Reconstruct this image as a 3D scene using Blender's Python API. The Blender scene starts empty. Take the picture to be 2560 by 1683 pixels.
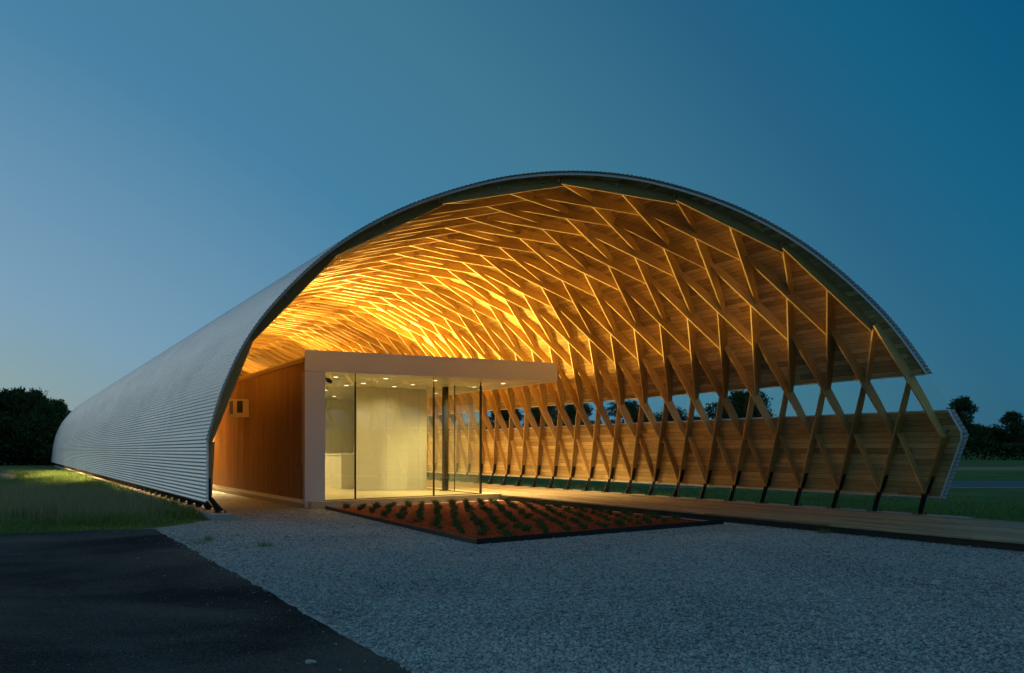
import bpy, math, random
import numpy as np
from mathutils import Vector, Matrix

random.seed(7)
RNG = np.random.default_rng(7)
R = math.radians
C = bpy.context.scene.collection
SC = bpy.context.scene

# ------------------------------------------------------------------ camera
P = 1.22            # lamella bay, metres
CAMH = 1.29 * P
cam_d = bpy.data.cameras.new("camera")
cam = bpy.data.objects.new("camera", cam_d)
C.objects.link(cam)
cam.location = (-9.09 * P, -11.1 * P, CAMH)
cam.rotation_euler = (R(90), 0, -math.atan2(0.480897, 0.876777))
cam_d.sensor_width = 36.0
cam_d.lens = 2303.63 / 2560 * 36
cam_d.shift_y = (1126 - 841.5) / 2560
cam_d.clip_end = 5000
cam_d.clip_start = 0.1
SC.camera = cam

# ------------------------------------------------------------------ world, sun, exposure
SUN_AZ = R(330)     # bearing of the low sun, clockwise from +Y (out of frame, ahead on the left)
SUN_EL = R(10.0)
w = bpy.data.worlds.new("World")
SC.world = w
w.use_nodes = True
wn = w.node_tree.nodes
wl = w.node_tree.links
bg = wn["Background"]
sky = wn.new("ShaderNodeTexSky")
sky.sky_type = 'NISHITA'
sky.sun_disc = False
sky.sun_elevation = SUN_EL
sky.sun_rotation = SUN_AZ
sky.air_density = 1.0
sky.dust_density = 1.5
sky.ozone_density = 9.0
# dusk veil over the clear sky: pale towards the afterglow (low, left), deep teal away from it
_af = Vector((-0.60, 0.62, -0.50))            # camera right / forward / up parts of the afterglow direction
_fw = Vector((0.480897, 0.876777, 0)); _rt = Vector((0.876777, -0.480897, 0))
_ad = _rt * _af.x + _fw * _af.y + Vector((0, 0, 1)) * _af.z
tcd = wn.new("ShaderNodeTexCoord")
dot = wn.new("ShaderNodeVectorMath"); dot.operation = 'DOT_PRODUCT'
wl.new(tcd.outputs["Generated"], dot.inputs[0]); dot.inputs[1].default_value = tuple(_ad)
mr = wn.new("ShaderNodeMapRange")
mr.inputs[1].default_value = -1; mr.inputs[2].default_value = 1
wl.new(dot.outputs["Value"], mr.inputs[0])
rp_ = wn.new("ShaderNodeValToRGB")
def _lin(c):
    return tuple(((v / 255 + 0.055) / 1.055) ** 2.4 if v > 10 else v / 255 / 12.92 for v in c) + (1,)
_stops = [(-0.9, (104, 136, 150)), (-0.30, (84, 123, 142)), (-0.08, (20, 91, 126)), (0.035, (0, 88, 126)), (0.155, (20, 100, 134)), (0.235, (40, 100, 132)),
          (0.42, (69, 126, 148)), (0.57, (72, 132, 164)), (0.745, (124, 157, 182)), (0.80, (136, 155, 160)), (0.95, (158, 160, 152))]
cr_ = rp_.color_ramp
while len(cr_.elements) < len(_stops):
    cr_.elements.new(0.5)
for e_, (p_, c_) in zip(cr_.elements, _stops):
    e_.position = (p_ + 1) / 2
    e_.color = _lin(c_)
wl.new(mr.outputs[0], rp_.inputs[0])
g1 = wn.new("ShaderNodeVectorMath"); g1.operation = 'MULTIPLY'
wl.new(sky.outputs[0], g1.inputs[0]); g1.inputs[1].default_value = (1.28, 1.27, 0.88)
g2 = wn.new("ShaderNodeVectorMath"); g2.operation = 'MULTIPLY'
wl.new(rp_.outputs[0], g2.inputs[0]); g2.inputs[1].default_value = (10, 10, 10)
mxw = wn.new("ShaderNodeMix"); mxw.data_type = 'RGBA'
mxw.inputs[0].default_value = 0.75
wl.new(g1.outputs[0], mxw.inputs[6]); wl.new(g2.outputs[0], mxw.inputs[7])
wl.new(mxw.outputs[2], bg.inputs["Color"])
bg.inputs["Strength"].default_value = 0.10
sun_d = bpy.data.lights.new("sun", 'SUN')
sun_d.energy = 0.22
sun_d.angle = R(40)
sun_d.color = (1.0, 0.78, 0.58)
sun = bpy.data.objects.new("sun", sun_d)
C.objects.link(sun)
_sd = Vector((math.sin(SUN_AZ) * math.cos(SUN_EL), math.cos(SUN_AZ) * math.cos(SUN_EL), math.sin(SUN_EL)))
sun.rotation_euler = (-_sd).to_track_quat('-Z', 'Y').to_euler()
SC.view_settings.view_transform = 'Standard'
SC.view_settings.look = 'None'
SC.view_settings.gamma = 1
SC.view_settings.exposure = 0.0
try:
    SC.cycles.max_bounces = 10
    SC.cycles.diffuse_bounces = 7
    SC.cycles.transparent_max_bounces = 16
    SC.cycles.sample_clamp_indirect = 4.0
except Exception:
    pass


# ------------------------------------------------------------------ material helpers
class NT:
    def __init__(self, name):
        self.m = bpy.data.materials.new(name)
        self.m.use_nodes = True
        self.t = self.m.node_tree
        self.n = self.t.nodes
        self.bsdf = self.n["Principled BSDF"]

    def new(self, kind, **kw):
        nd = self.n.new(kind)
        for k, v in kw.items():
            setattr(nd, k, v)
        return nd

    def link(self, a, b):
        self.t.links.new(a, b)

    def math(self, op, a, b=None, c=None, clamp=False):
        nd = self.new("ShaderNodeMath", operation=op, use_clamp=clamp)
        for i, v in enumerate((a, b, c)):
            if v is None:
                continue
            if isinstance(v, (int, float)):
                nd.inputs[i].default_value = v
            else:
                self.link(v, nd.inputs[i])
        return nd.outputs[0]

    def mix(self, fac, a, b, blend='MIX'):
        nd = self.new("ShaderNodeMix", data_type='RGBA', blend_type=blend)
        nd.clamp_factor = True
        for i, v in ((0, fac), (6, a), (7, b)):
            if isinstance(v, (int, float)):
                nd.inputs[i].default_value = v
            elif isinstance(v, tuple):
                nd.inputs[i].default_value = (*v[:3], 1)
            else:
                self.link(v, nd.inputs[i])
        return nd.outputs[2]

    def ramp(self, fac, stops):
        nd = self.new("ShaderNodeValToRGB")
        cr = nd.color_ramp
        while len(cr.elements) < len(stops):
            cr.elements.new(0.5)
        for e, (p, c) in zip(cr.elements, stops):
            e.position = p
            e.color = (*c, 1) if len(c) == 3 else c
        self.link(fac, nd.inputs[0])
        return nd.outputs[0]

    def noise(self, vec, scale, detail=3, rough=0.5, dist=0.0):
        nd = self.new("ShaderNodeTexNoise")
        nd.inputs["Scale"].default_value = scale
        nd.inputs["Detail"].default_value = detail
        nd.inputs["Roughness"].default_value = rough
        nd.inputs["Distortion"].default_value = dist
        if vec is not None:
            self.link(vec, nd.inputs["Vector"])
        return nd.outputs[0]

    def voro(self, vec, scale, feature='F1', out="Distance", rnd=1.0):
        nd = self.new("ShaderNodeTexVoronoi", feature=feature)
        nd.inputs["Scale"].default_value = scale
        nd.inputs["Randomness"].default_value = rnd
        if vec is not None:
            self.link(vec, nd.inputs["Vector"])
        return nd.outputs[out]

    def white(self, vec):
        nd = self.new("ShaderNodeTexWhiteNoise", noise_dimensions='3D')
        self.link(vec, nd.inputs[0])
        return nd.outputs[0]

    def comb(self, x, y, z):
        nd = self.new("ShaderNodeCombineXYZ")
        for i, v in enumerate((x, y, z)):
            if isinstance(v, (int, float)):
                nd.inputs[i].default_value = v
            else:
                self.link(v, nd.inputs[i])
        return nd.outputs[0]

    def sep(self, vec):
        nd = self.new("ShaderNodeSeparateXYZ")
        self.link(vec, nd.inputs[0])
        return nd.outputs

    def uv(self):
        return self.new("ShaderNodeUVMap").outputs[0]

    def pos(self):
        return self.new("ShaderNodeNewGeometry").outputs["Position"]

    def bump(self, h, strength=0.5, dist=0.01):
        nd = self.new("ShaderNodeBump")
        nd.inputs["Strength"].default_value = strength
        nd.inputs["Distance"].default_value = dist
        self.link(h, nd.inputs["Height"])
        self.link(nd.outputs[0], self.bsdf.inputs["Normal"])

    def set(self, **kw):
        for k, v in kw.items():
            k = {"col": "Base Color", "rough": "Roughness", "metal": "Metallic", "spec": "Specular IOR Level"}.get(k, k)
            s = self.bsdf.inputs[k]
            if isinstance(v, (int, float)):
                s.default_value = v
            elif isinstance(v, tuple):
                s.default_value = (*v[:3], 1)
            else:
                self.link(v, s)
        return self


def plain(name, col, rough=0.6, metal=0.0, var=0.12, scale=6.0, spec=0.4):
    t = NT(name)
    n = t.noise(t.pos(), scale, 4, 0.6)
    f = t.math('MULTIPLY_ADD', n, 2 * var, 1 - var)
    c = t.mix(1.0, col, t.comb(f, f, f), 'MULTIPLY')
    t.set(col=c, rough=rough, metal=metal, spec=spec)
    return t.m


def wood_boards(name, width, base=(0.51, 0.34, 0.135), dark=(0.29, 0.155, 0.055), length=4.0, knots=True):
    """tongue and groove boards: uv.x along the boards, uv.y across (metres)"""
    t = NT(name)
    s = t.sep(t.uv())
    q = t.math('DIVIDE', s[1], width)
    row = t.math('FLOOR', q)
    fr = t.math('FRACT', q)
    rr = t.white(t.comb(row, 3.7, 1.3))
    seg = t.math('FLOOR', t.math('DIVIDE', t.math('MULTIPLY_ADD', rr, 9.0, s[0]), length))
    sfr = t.math('FRACT', t.math('DIVIDE', t.math('MULTIPLY_ADD', rr, 9.0, s[0]), length))
    br = t.white(t.comb(row, seg, 0.5))
    off = t.math('MULTIPLY', br, 37.0)
    gv = t.comb(t.math('ADD', t.math('MULTIPLY', s[0], 0.9), off), t.math('MULTIPLY', s[1], 9.0), off)
    warp = t.noise(gv, 0.9, 2, 0.5)
    rings = t.math('SINE', t.math('MULTIPLY_ADD', warp, 46.0, t.math('MULTIPLY', s[1], 90.0)))
    fine = t.noise(t.comb(t.math('MULTIPLY', s[0], 3.0), t.math('MULTIPLY', s[1], 120.0), off), 1.0, 3, 0.6)
    g = t.math('MULTIPLY_ADD', rings, 0.25, t.math('MULTIPLY', fine, 0.7))
    c = t.mix(t.math('MULTIPLY', g, 0.85, clamp=True), base, dark)
    tint = t.math('MULTIPLY_ADD', br, 0.6, 0.66)
    c = t.mix(1.0, c, t.comb(tint, t.math('POWER', tint, 1.15), t.math('POWER', tint, 1.4)), 'MULTIPLY')
    if knots:
        kd = t.voro(t.comb(t.math('ADD', s[0], off), t.math('MULTIPLY', s[1], 2.6), 0.0), 1.15)
        km = t.math('SUBTRACT', 1.0, t.math('MULTIPLY', kd, 17.0), clamp=True)
        c = t.mix(t.math('MULTIPLY', km, 1.6, clamp=True), c, (0.09, 0.035, 0.012))
    e = t.math('MINIMUM', fr, t.math('SUBTRACT', 1.0, fr))
    gap = t.math('SUBTRACT', 1.0, t.math('MULTIPLY', e, width / 0.009), clamp=True)
    e2 = t.math('MINIMUM', sfr, t.math('SUBTRACT', 1.0, sfr))
    gap2 = t.math('SUBTRACT', 1.0, t.math('MULTIPLY', e2, length / 0.004), clamp=True)
    gap = t.math('MAXIMUM', gap, gap2)
    c = t.mix(t.math('MULTIPLY', gap, 0.8), c, (0.03, 0.015, 0.006))
    t.set(col=c, rough=0.62, spec=0.25)
    t.bump(t.math('MULTIPLY_ADD', gap, -1.0, t.math('MULTIPLY', g, 0.1)), 0.7, 0.006)
    return t.m


def wood_beam(name, base=(0.49, 0.325, 0.13), dark=(0.28, 0.15, 0.052)):
    t = NT(name)
    s = t.sep(t.uv())
    geo = t.new("ShaderNodeNewGeometry")
    oi = t.new("ShaderNodeObjectInfo")
    rnd = t.math('FRACT', t.math('ADD', geo.outputs["Random Per Island"], oi.outputs["Random"]))
    off = t.math('MULTIPLY', rnd, 61.0)
    gv = t.comb(t.math('MULTIPLY_ADD', s[0], 0.8, off), t.math('MULTIPLY', s[1], 5.0), off)
    warp = t.noise(gv, 1.0, 2, 0.5)
    rings = t.math('SINE', t.math('MULTIPLY_ADD', warp, 40.0, t.math('MULTIPLY', s[1], 60.0)))
    fine = t.noise(t.comb(t.math('MULTIPLY', s[0], 3.0), t.math('MULTIPLY', s[1], 90.0), off), 1.0, 3, 0.6)
    g = t.math('MULTIPLY_ADD', rings, 0.2, t.math('MULTIPLY', fine, 0.65))
    c = t.mix(t.math('MULTIPLY', g, 0.9, clamp=True), base, dark)
    tint = t.math('MULTIPLY_ADD', rnd, 0.62, 0.62)
    c = t.mix(1.0, c, t.comb(tint, t.math('POWER', tint, 1.15), t.math('POWER', tint, 1.35)), 'MULTIPLY')
    kd = t.voro(t.comb(t.math('ADD', s[0], off), t.math('MULTIPLY', s[1], 2.0), 0.0), 1.3)
    km = t.math('SUBTRACT', 1.0, t.math('MULTIPLY', kd, 15.0), clamp=True)
    c = t.mix(t.math('MULTIPLY', km, 1.6, clamp=True), c, (0.08, 0.03, 0.012))
    t.set(col=c, rough=0.6, spec=0.25)
    t.bump(g, 0.25, 0.003)
    return t.m


def galvanised(name):
    """corrugated sheet: uv.x along the ridges, uv.y round the arch (metres)"""
    t = NT(name)
    s = t.sep(t.uv())
    n1 = t.noise(t.comb(t.math('MULTIPLY', s[0], 0.35), t.math('MULTIPLY', s[1], 1.2), 0.0), 1.0, 4, 0.6)
    n2 = t.noise(t.comb(t.math('MULTIPLY', s[0], 9.0), t.math('MULTIPLY', s[1], 9.0), 0.0), 4.0, 2, 0.6)
    row = t.math('FLOOR', t.math('DIVIDE', s[1], 0.81))
    seg = t.math('FLOOR', t.math('DIVIDE', t.math('ADD', s[0], t.math('MULTIPLY', t.white(t.comb(row, 1.0, 2.0)), 3.6)), 3.66))
    sh = t.white(t.comb(row, seg, 8.0))
    v = t.math('ADD', t.math('MULTIPLY', n1, 0.22), t.math('ADD', t.math('MULTIPLY', n2, 0.10), t.math('MULTIPLY', sh, 0.10)))
    c = t.ramp(v, [(0.05, (0.42, 0.50, 0.55)), (0.4, (0.66, 0.74, 0.79))])
    # roofing screws in rows: small dark heads
    px = t.math('SUBTRACT', t.math('FRACT', t.math('DIVIDE', t.math('MULTIPLY_ADD', row, 0.31, s[0]), 0.61)), 0.5)
    py = t.math('SUBTRACT', t.math('FRACT', t.math('DIVIDE', s[1], 0.27)), 0.5)
    dx = t.math('MULTIPLY', px, 0.61)
    dy = t.math('MULTIPLY', py, 0.27)
    dd = t.math('SQRT', t.math('ADD', t.math('MULTIPLY', dx, dx), t.math('MULTIPLY', dy, dy)))
    m = t.math('LESS_THAN', dd, 0.015)
    fx = t.math('FRACT', t.math('DIVIDE', s[0], 3.66))
    seam = t.math('LESS_THAN', fx, 0.0022)
    m = t.math('MAXIMUM', m, t.math('MULTIPLY', seam, 0.55))
    c = t.mix(m, c, (0.05, 0.055, 0.06))
    t.set(col=c, rough=t.math('MULTIPLY_ADD', n1, 0.25, 0.36), metal=0.5)
    t.bump(n2, 0.08, 0.002)
    return t.m


def glass_sheet(name, tint=(0.93, 0.97, 0.95), ior=1.5, rough=0.0, k=1.6):
    """a thin pane: Fresnel reflection over a clear pass-through"""
    t = NT(name)
    t.n.remove(t.bsdf)
    out = t.n["Material Output"]
    fr = t.new("ShaderNodeFresnel")
    gb = t.new("ShaderNodeNewGeometry").outputs["Backfacing"]      # same reflection from both sides of the pane
    t.link(t.math('MULTIPLY_ADD', gb, 1.0 / ior - ior, ior), fr.inputs[0])
    gl = t.new("ShaderNodeBsdfGlossy")
    gl.inputs["Roughness"].default_value = rough
    gl.inputs["Color"].default_value = (1, 1, 1, 1)
    tr = t.new("ShaderNodeBsdfTransparent")
    tr.inputs[0].default_value = (*tint, 1)
    mx = t.new("ShaderNodeMixShader")
    t.link(t.math('MULTIPLY', fr.outputs[0], k, clamp=True), mx.inputs[0])
    t.link(tr.outputs[0], mx.inputs[1])
    t.link(gl.outputs[0], mx.inputs[2])
    t.link(mx.outputs[0], out.inputs[0])
    return t.m


def glow(name, col, strength):
    t = NT(name)
    t.set(col=(0.8, 0.8, 0.8))
    t.bsdf.inputs["Emission Color"].default_value = (*col, 1)
    t.bsdf.inputs["Emission Strength"].default_value = strength
    return t.m


def leafy(name, c1, c2, c3, trans=0.0):
    t = NT(name)
    geo = t.new("ShaderNodeNewGeometry")
    oi = t.new("ShaderNodeObjectInfo")
    r = geo.outputs["Random Per Island"]
    big = t.noise(t.pos(), 0.5, 2, 0.5)
    f = t.math('MULTIPLY_ADD', r, 0.55, t.math('MULTIPLY_ADD', big, 0.6, -0.1))
    f = t.math('ADD', f, t.math('MULTIPLY_ADD', oi.outputs["Random"], 0.2, -0.1), clamp=True)
    c = t.ramp(f, [(0.15, c1), (0.5, c2), (0.9, c3)])
    t.set(col=c, rough=0.7, spec=0.15)
    if trans:
        tl = t.new("ShaderNodeBsdfTranslucent")
        t.link(c, tl.inputs[0])
        mx = t.new("ShaderNodeMixShader")
        mx.inputs[0].default_value = trans
        t.link(t.bsdf.outputs[0], mx.inputs[1])
        t.link(tl.outputs[0], mx.inputs[2])
        t.link(mx.outputs[0], t.n["Material Output"].inputs[0])
    return t.m


def gravel_mat(name):
    t = NT(name)
    p = t.pos()
    c1 = t.voro(p, 34.0, out="Color")
    d1 = t.voro(p, 34.0)
    d2 = t.voro(p, 70.0)
    big = t.noise(p, 0.45, 4, 0.6)
    g = t.sep(c1)[0]
    v = t.math('ADD', t.math('MULTIPLY', g, 0.62), t.math('MULTIPLY', big, 0.5))
    c = t.ramp(v, [(0.15, (0.11, 0.14, 0.155)), (0.5, (0.32, 0.38, 0.40)), (0.95, (0.66, 0.67, 0.66))])
    brown = t.math('GREATER_THAN', t.sep(c1)[1], 0.93)
    c = t.mix(t.math('MULTIPLY', brown, 0.5), c, (0.28, 0.2, 0.14))
    t.set(col=c, rough=0.85, spec=0.25)
    t.bump(t.math('ADD', t.math('MULTIPLY', d1, -1.0), t.math('MULTIPLY', d2, -0.5)), 0.9, 0.03)
    return t.m


def stone_mat(name):
    t = NT(name)
    geo = t.new("ShaderNodeNewGeometry")
    r = geo.outputs["Random Per Island"]
    n = t.noise(t.pos(), 60, 3, 0.6)
    bg_ = t.noise(t.pos(), 0.35, 4, 0.6)
    f = t.math('ADD', t.math('MULTIPLY_ADD', r, 0.62, t.math('MULTIPLY', n, 0.25)), t.math('MULTIPLY_ADD', bg_, 0.7, -0.28), clamp=True)
    c = t.ramp(f, [(0.1, (0.11, 0.14, 0.155)), (0.5, (0.32, 0.385, 0.41)), (0.85, (0.52, 0.59, 0.61)), (1.0, (0.70, 0.68, 0.64))])
    t.set(col=c, rough=0.8, spec=0.3)
    return t.m


def ground_mat(name):
    t = NT(name)
    p = t.pos()
    a = t.noise(p, 0.22, 5, 0.6)
    b = t.noise(p, 9.0, 4, 0.7)
    f = t.math('ADD', t.math('MULTIPLY', a, 0.65), t.math('MULTIPLY', b, 0.4))
    c = t.ramp(f, [(0.30, (0.035, 0.075, 0.022)), (0.52, (0.075, 0.14, 0.04)), (0.75, (0.14, 0.20, 0.07))])
    t.set(col=c, rough=0.9, spec=0.1)
    t.bump(b, 0.8, 0.05)
    return t.m


def asphalt_mat(name):
    t = NT(name)
    p = t.pos()
    d = t.voro(p, 120.0)
    g = t.sep(t.voro(p, 120.0, out="Color"))[0]
    stain = t.noise(p, 0.30, 4, 0.55, 0.6)
    v = t.math('ADD', t.math('MULTIPLY', g, 0.25), t.math('MULTIPLY', stain, 0.9))
    c = t.ramp(v, [(0.42, (0.003, 0.009, 0.015)), (0.56, (0.010, 0.019, 0.026)), (0.62, (0.050, 0.068, 0.068)), (0.78, (0.085, 0.10, 0.09))])
    fleck = t.math('GREATER_THAN', t.sep(t.voro(p, 60.0, out="Color"))[1], 0.998)
    c = t.mix(t.math('MULTIPLY', fleck, 0.6), c, (0.28, 0.29, 0.29))
    t.set(col=c, rough=0.9, spec=0.06)
    t.bump(t.math('ADD', d, t.math('MULTIPLY', stain, 0.6)), 0.5, 0.008)
    return t.m


def mulch_mat(name):
    t = NT(name)
    p = t.pos()
    v = t.voro(p, 26.0, out="Color")
    n = t.noise(p, 1.2, 4, 0.6)
    f = t.math('ADD', t.math('MULTIPLY', t.sep(v)[0], 0.65), t.math('MULTIPLY', n, 0.4))
    c = t.ramp(f, [(0.2, (0.07, 0.014, 0.007)), (0.5, (0.27, 0.046, 0.018)), (0.95, (0.54, 0.13, 0.045))])
    t.set(col=c, rough=0.9, spec=0.1)
    t.bump(t.voro(p, 26.0), 1.0, 0.05)
    return t.m


M = {}
M['board'] = wood_boards('pine boards', 0.127)
M['beam'] = wood_beam('pine lamella')
M['plank'] = wood_boards('deck planks', 0.14, base=(0.36, 0.27, 0.16), dark=(0.22, 0.15, 0.08), length=3.6, knots=False)
M['metal'] = galvanised('galvanised corrugated')
M['trim'] = plain('galvanised trim', (0.74, 0.79, 0.82), 0.45, 0.3, 0.08)
M['steel'] = plain('black steel', (0.012, 0.012, 0.014), 0.45, 0.3, 0.2)
M['bolt'] = plain('zinc bolt', (0.45, 0.47, 0.48), 0.4, 0.9, 0.1)
M['window'] = glass_sheet('window pane', (0.94, 0.96, 0.96), 1.35, 0.02, 0.3)
M['glass'] = glass_sheet('plate glass', (0.90, 0.94, 0.84), 1.5, 0.0, 2.3)
M['concrete'] = plain('concrete', (0.34, 0.34, 0.32), 0.85, 0, 0.2, 8)
t = NT('copper coloured sheet')
_p = t.sep(t.pos())
_st = t.noise(t.comb(0.0, t.math('MULTIPLY', _p[1], 38.0), t.math('MULTIPLY', _p[2], 0.4)), 1.0, 4, 0.75)
_sh = t.white(t.comb(t.math('FLOOR', t.math('DIVIDE', t.math('SUBTRACT', _p[1], 10.98), 0.91)), 2.0, 1.0))
_lp = t.math('LESS_THAN', t.math('FRACT', t.math('DIVIDE', t.math('SUBTRACT', _p[1], 10.98), 0.91)), 0.05)
_f = t.math('ADD', t.math('MULTIPLY', _st, 1.0), t.math('ADD', t.math('MULTIPLY', _sh, 0.14), t.math('MULTIPLY', _lp, 0.14)))
t.set(col=t.ramp(_f, [(0.3, (0.27, 0.15, 0.075)), (0.85, (0.47, 0.285, 0.14)), (1.0, (0.70, 0.48, 0.30))]), rough=0.40, metal=0.5)
M['copper'] = t.m
M['coppertrim'] = plain('bronze trim', (0.30, 0.16, 0.07), 0.45, 0.6, 0.1)
M['white'] = plain('white panel', (0.64, 0.66, 0.68), 0.5, 0, 0.04, 1.5)
M['block'] = plain('insulation block', (0.80, 0.82, 0.82), 0.8, 0, 0.12, 5)
M['floor'] = plain('polished floor', (0.52, 0.44, 0.30), 0.3, 0, 0.08, 3)
M['dark'] = plain('dark bronze frame', (0.03, 0.024, 0.018), 0.45, 0.4, 0.1)
M['roofing'] = plain('roof membrane', (0.55, 0.52, 0.46), 0.8, 0, 0.1, 1)
M['acbody'] = plain('beige enamel', (0.50, 0.44, 0.30), 0.45, 0, 0.06)
M['grille'] = plain('dark grille', (0.035, 0.025, 0.02), 0.6, 0.2, 0.2)
M['gravel'] = gravel_mat('grey gravel')
M['stone'] = stone_mat('loose gravel stones')
M['ground'] = ground_mat('rough lawn')
M['asphalt'] = asphalt_mat('old asphalt')
M['road'] = plain('road asphalt', (0.055, 0.065, 0.085), 0.6, 0, 0.15, 0.6)
M['paint'] = plain('road paint', (0.6, 0.6, 0.58), 0.6)
M['dirt'] = plain('sandy dirt', (0.22, 0.15, 0.085), 0.9, 0, 0.25, 1.0)
M['mulch'] = mulch_mat('red mulch')
M['whitegravel'] = plain('pale gravel', (0.55, 0.52, 0.46), 0.9, 0, 0.35, 30)
M['grass'] = leafy('grass blades', (0.07, 0.13, 0.034), (0.14, 0.25, 0.065), (0.32, 0.38, 0.15), 0.5)
M['drygrass'] = leafy('seeding grass', (0.20, 0.21, 0.11), (0.34, 0.33, 0.19), (0.50, 0.46, 0.30), 0.45)
M['tuft'] = leafy('border grass', (0.03, 0.07, 0.022), (0.06, 0.13, 0.036), (0.11, 0.18, 0.06))
M['leaf'] = leafy('broad leaves', (0.016, 0.04, 0.014), (0.04, 0.08, 0.028), (0.075, 0.125, 0.045))
M['leaf2'] = leafy('bush leaves', (0.015, 0.036, 0.013), (0.035, 0.07, 0.022), (0.08, 0.11, 0.032))
M['bark'] = plain('bark', (0.06, 0.045, 0.032), 0.9, 0, 0.3, 6)
M['pvc'] = plain('white pipe', (0.6, 0.6, 0.56), 0.5)
M['pebble'] = plain('pale stone', (0.42, 0.42, 0.40), 0.8, 0, 0.2, 30)
t = NT('ceiling tiles')
_p = t.sep(t.pos())
_gx = t.math('FRACT', t.math('DIVIDE', _p[0], 1.22))
_gy = t.math('FRACT', t.math('DIVIDE', _p[1], 0.61))
_g = t.math('MAXIMUM', t.math('LESS_THAN', _gx, 0.012), t.math('LESS_THAN', _gy, 0.024))
t.set(col=t.mix(t.math('MULTIPLY', _g, 0.75), (0.62, 0.60, 0.53), (0.08, 0.07, 0.05)), rough=0.25, spec=0.5)
M['ceiling'] = t.m
t = NT('lining panels')
_p = t.sep(t.pos())
_gx = t.math('FRACT', t.math('DIVIDE', t.math('ADD', _p[0], _p[1]), 1.22))
_g = t.math('LESS_THAN', _gx, 0.008)
t.set(col=t.mix(t.math('MULTIPLY', _g, 0.6), (0.60, 0.58, 0.50), (0.15, 0.13, 0.09)), rough=0.45, spec=0.4)
M['lining'] = t.m
M['lamp'] = glow('lit lamp', (1.0, 0.86, 0.55), 3.0)


# ------------------------------------------------------------------ mesh helpers
class MB:
    def __init__(self):
        self.v = []
        self.f = []
        self.uv = []

    def face(self, idx, uvs=None):
        self.f.append(tuple(idx))
        self.uv.append(uvs if uvs else [(self.v[i][0], self.v[i][1]) for i in idx])

    def box(self, x0, x1, y0, y1, z0, z1):
        b = len(self.v)
        self.v += [(x0, y0, z0), (x1, y0, z0), (x1, y1, z0), (x0, y1, z0), (x0, y0, z1), (x1, y0, z1), (x1, y1, z1), (x0, y1, z1)]
        for q in ((0, 3, 2, 1), (4, 5, 6, 7), (0, 1, 5, 4), (1, 2, 6, 5), (2, 3, 7, 6), (3, 0, 4, 7)):
            self.face([b + i for i in q])

    def prism(self, poly, z0, z1):
        b = len(self.v)
        n = len(poly)
        self.v += [(x, y, z0) for x, y in poly] + [(x, y, z1) for x, y in poly]
        self.face([b + i for i in range(n)][::-1])
        self.face([b + n + i for i in range(n)])
        for i in range(n):
            j = (i + 1) % n
            self.face([b + i, b + j, b + n + j, b + n + i])

    def bar(self, a, b2, wx, wy, up=(0, 0, 1), wx2=None, wy2=None):
        a = Vector(a); b2 = Vector(b2)
        t = (b2 - a).normalized()
        s = t.cross(Vector(up))
        if s.length < 1e-4:
            s = Vector((1, 0, 0))
        s.normalize()
        n = s.cross(t)
        base = len(self.v)
        wx2 = wx if wx2 is None else wx2
        wy2 = wy if wy2 is None else wy2
        for p, ax, ay in ((a, wx, wy), (b2, wx2, wy2)):
            for sx, sy in ((-1, -1), (1, -1), (1, 1), (-1, 1)):
                self.v.append(tuple(p + s * (sx * ax / 2) + n * (sy * ay / 2)))
        for q in ((0, 1, 2, 3), (7, 6, 5, 4), (0, 4, 5, 1), (1, 5, 6, 2), (2, 6, 7, 3), (3, 7, 4, 0)):
            self.face([base + i for i in q])

    def tube(self, pts, r, n=8, r2=None):
        base = len(self.v)
        m = len(pts)
        pts = [Vector(p) for p in pts]
        for i, p in enumerate(pts):
            t = (pts[min(i + 1, m - 1)] - pts[max(i - 1, 0)]).normalized()
            s = t.cross(Vector((0.3, 0.2, 1)))
            if s.length < 1e-3:
                s = t.cross(Vector((1, 0, 0)))
            s.normalize()
            u = s.cross(t)
            rr = r if r2 is None else r + (r2 - r) * i / max(1, m - 1)
            for k in range(n):
                a = 2 * math.pi * k / n
                self.v.append(tuple(p + s * (rr * math.cos(a)) + u * (rr * math.sin(a))))
        for i in range(m - 1):
            for k in range(n):
                k2 = (k + 1) % n
                self.face([base + i * n + k, base + i * n + k2, base + (i + 1) * n + k2, base + (i + 1) * n + k])
        self.face([base + k for k in range(n)][::-1])
        self.face([base + (m - 1) * n + k for k in range(n)])

    def build(self, name, mat, parent=None, smooth=False, link=True):
        me = bpy.data.meshes.new(name)
        me.from_pydata(self.v, [], self.f)
        uvl = me.uv_layers.new(name="UVMap")
        flat = np.array([c for q in self.uv for c in q], dtype=np.float32).ravel()
        uvl.data.foreach_set("uv", flat)
        if smooth:
            me.polygons.foreach_set("use_smooth", [True] * len(me.polygons))
        me.materials.append(mat)
        me.update()
        o = bpy.data.objects.new(name, me)
        if link:
            C.objects.link(o)
        if parent is not None:
            o.parent = parent
        return o


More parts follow.
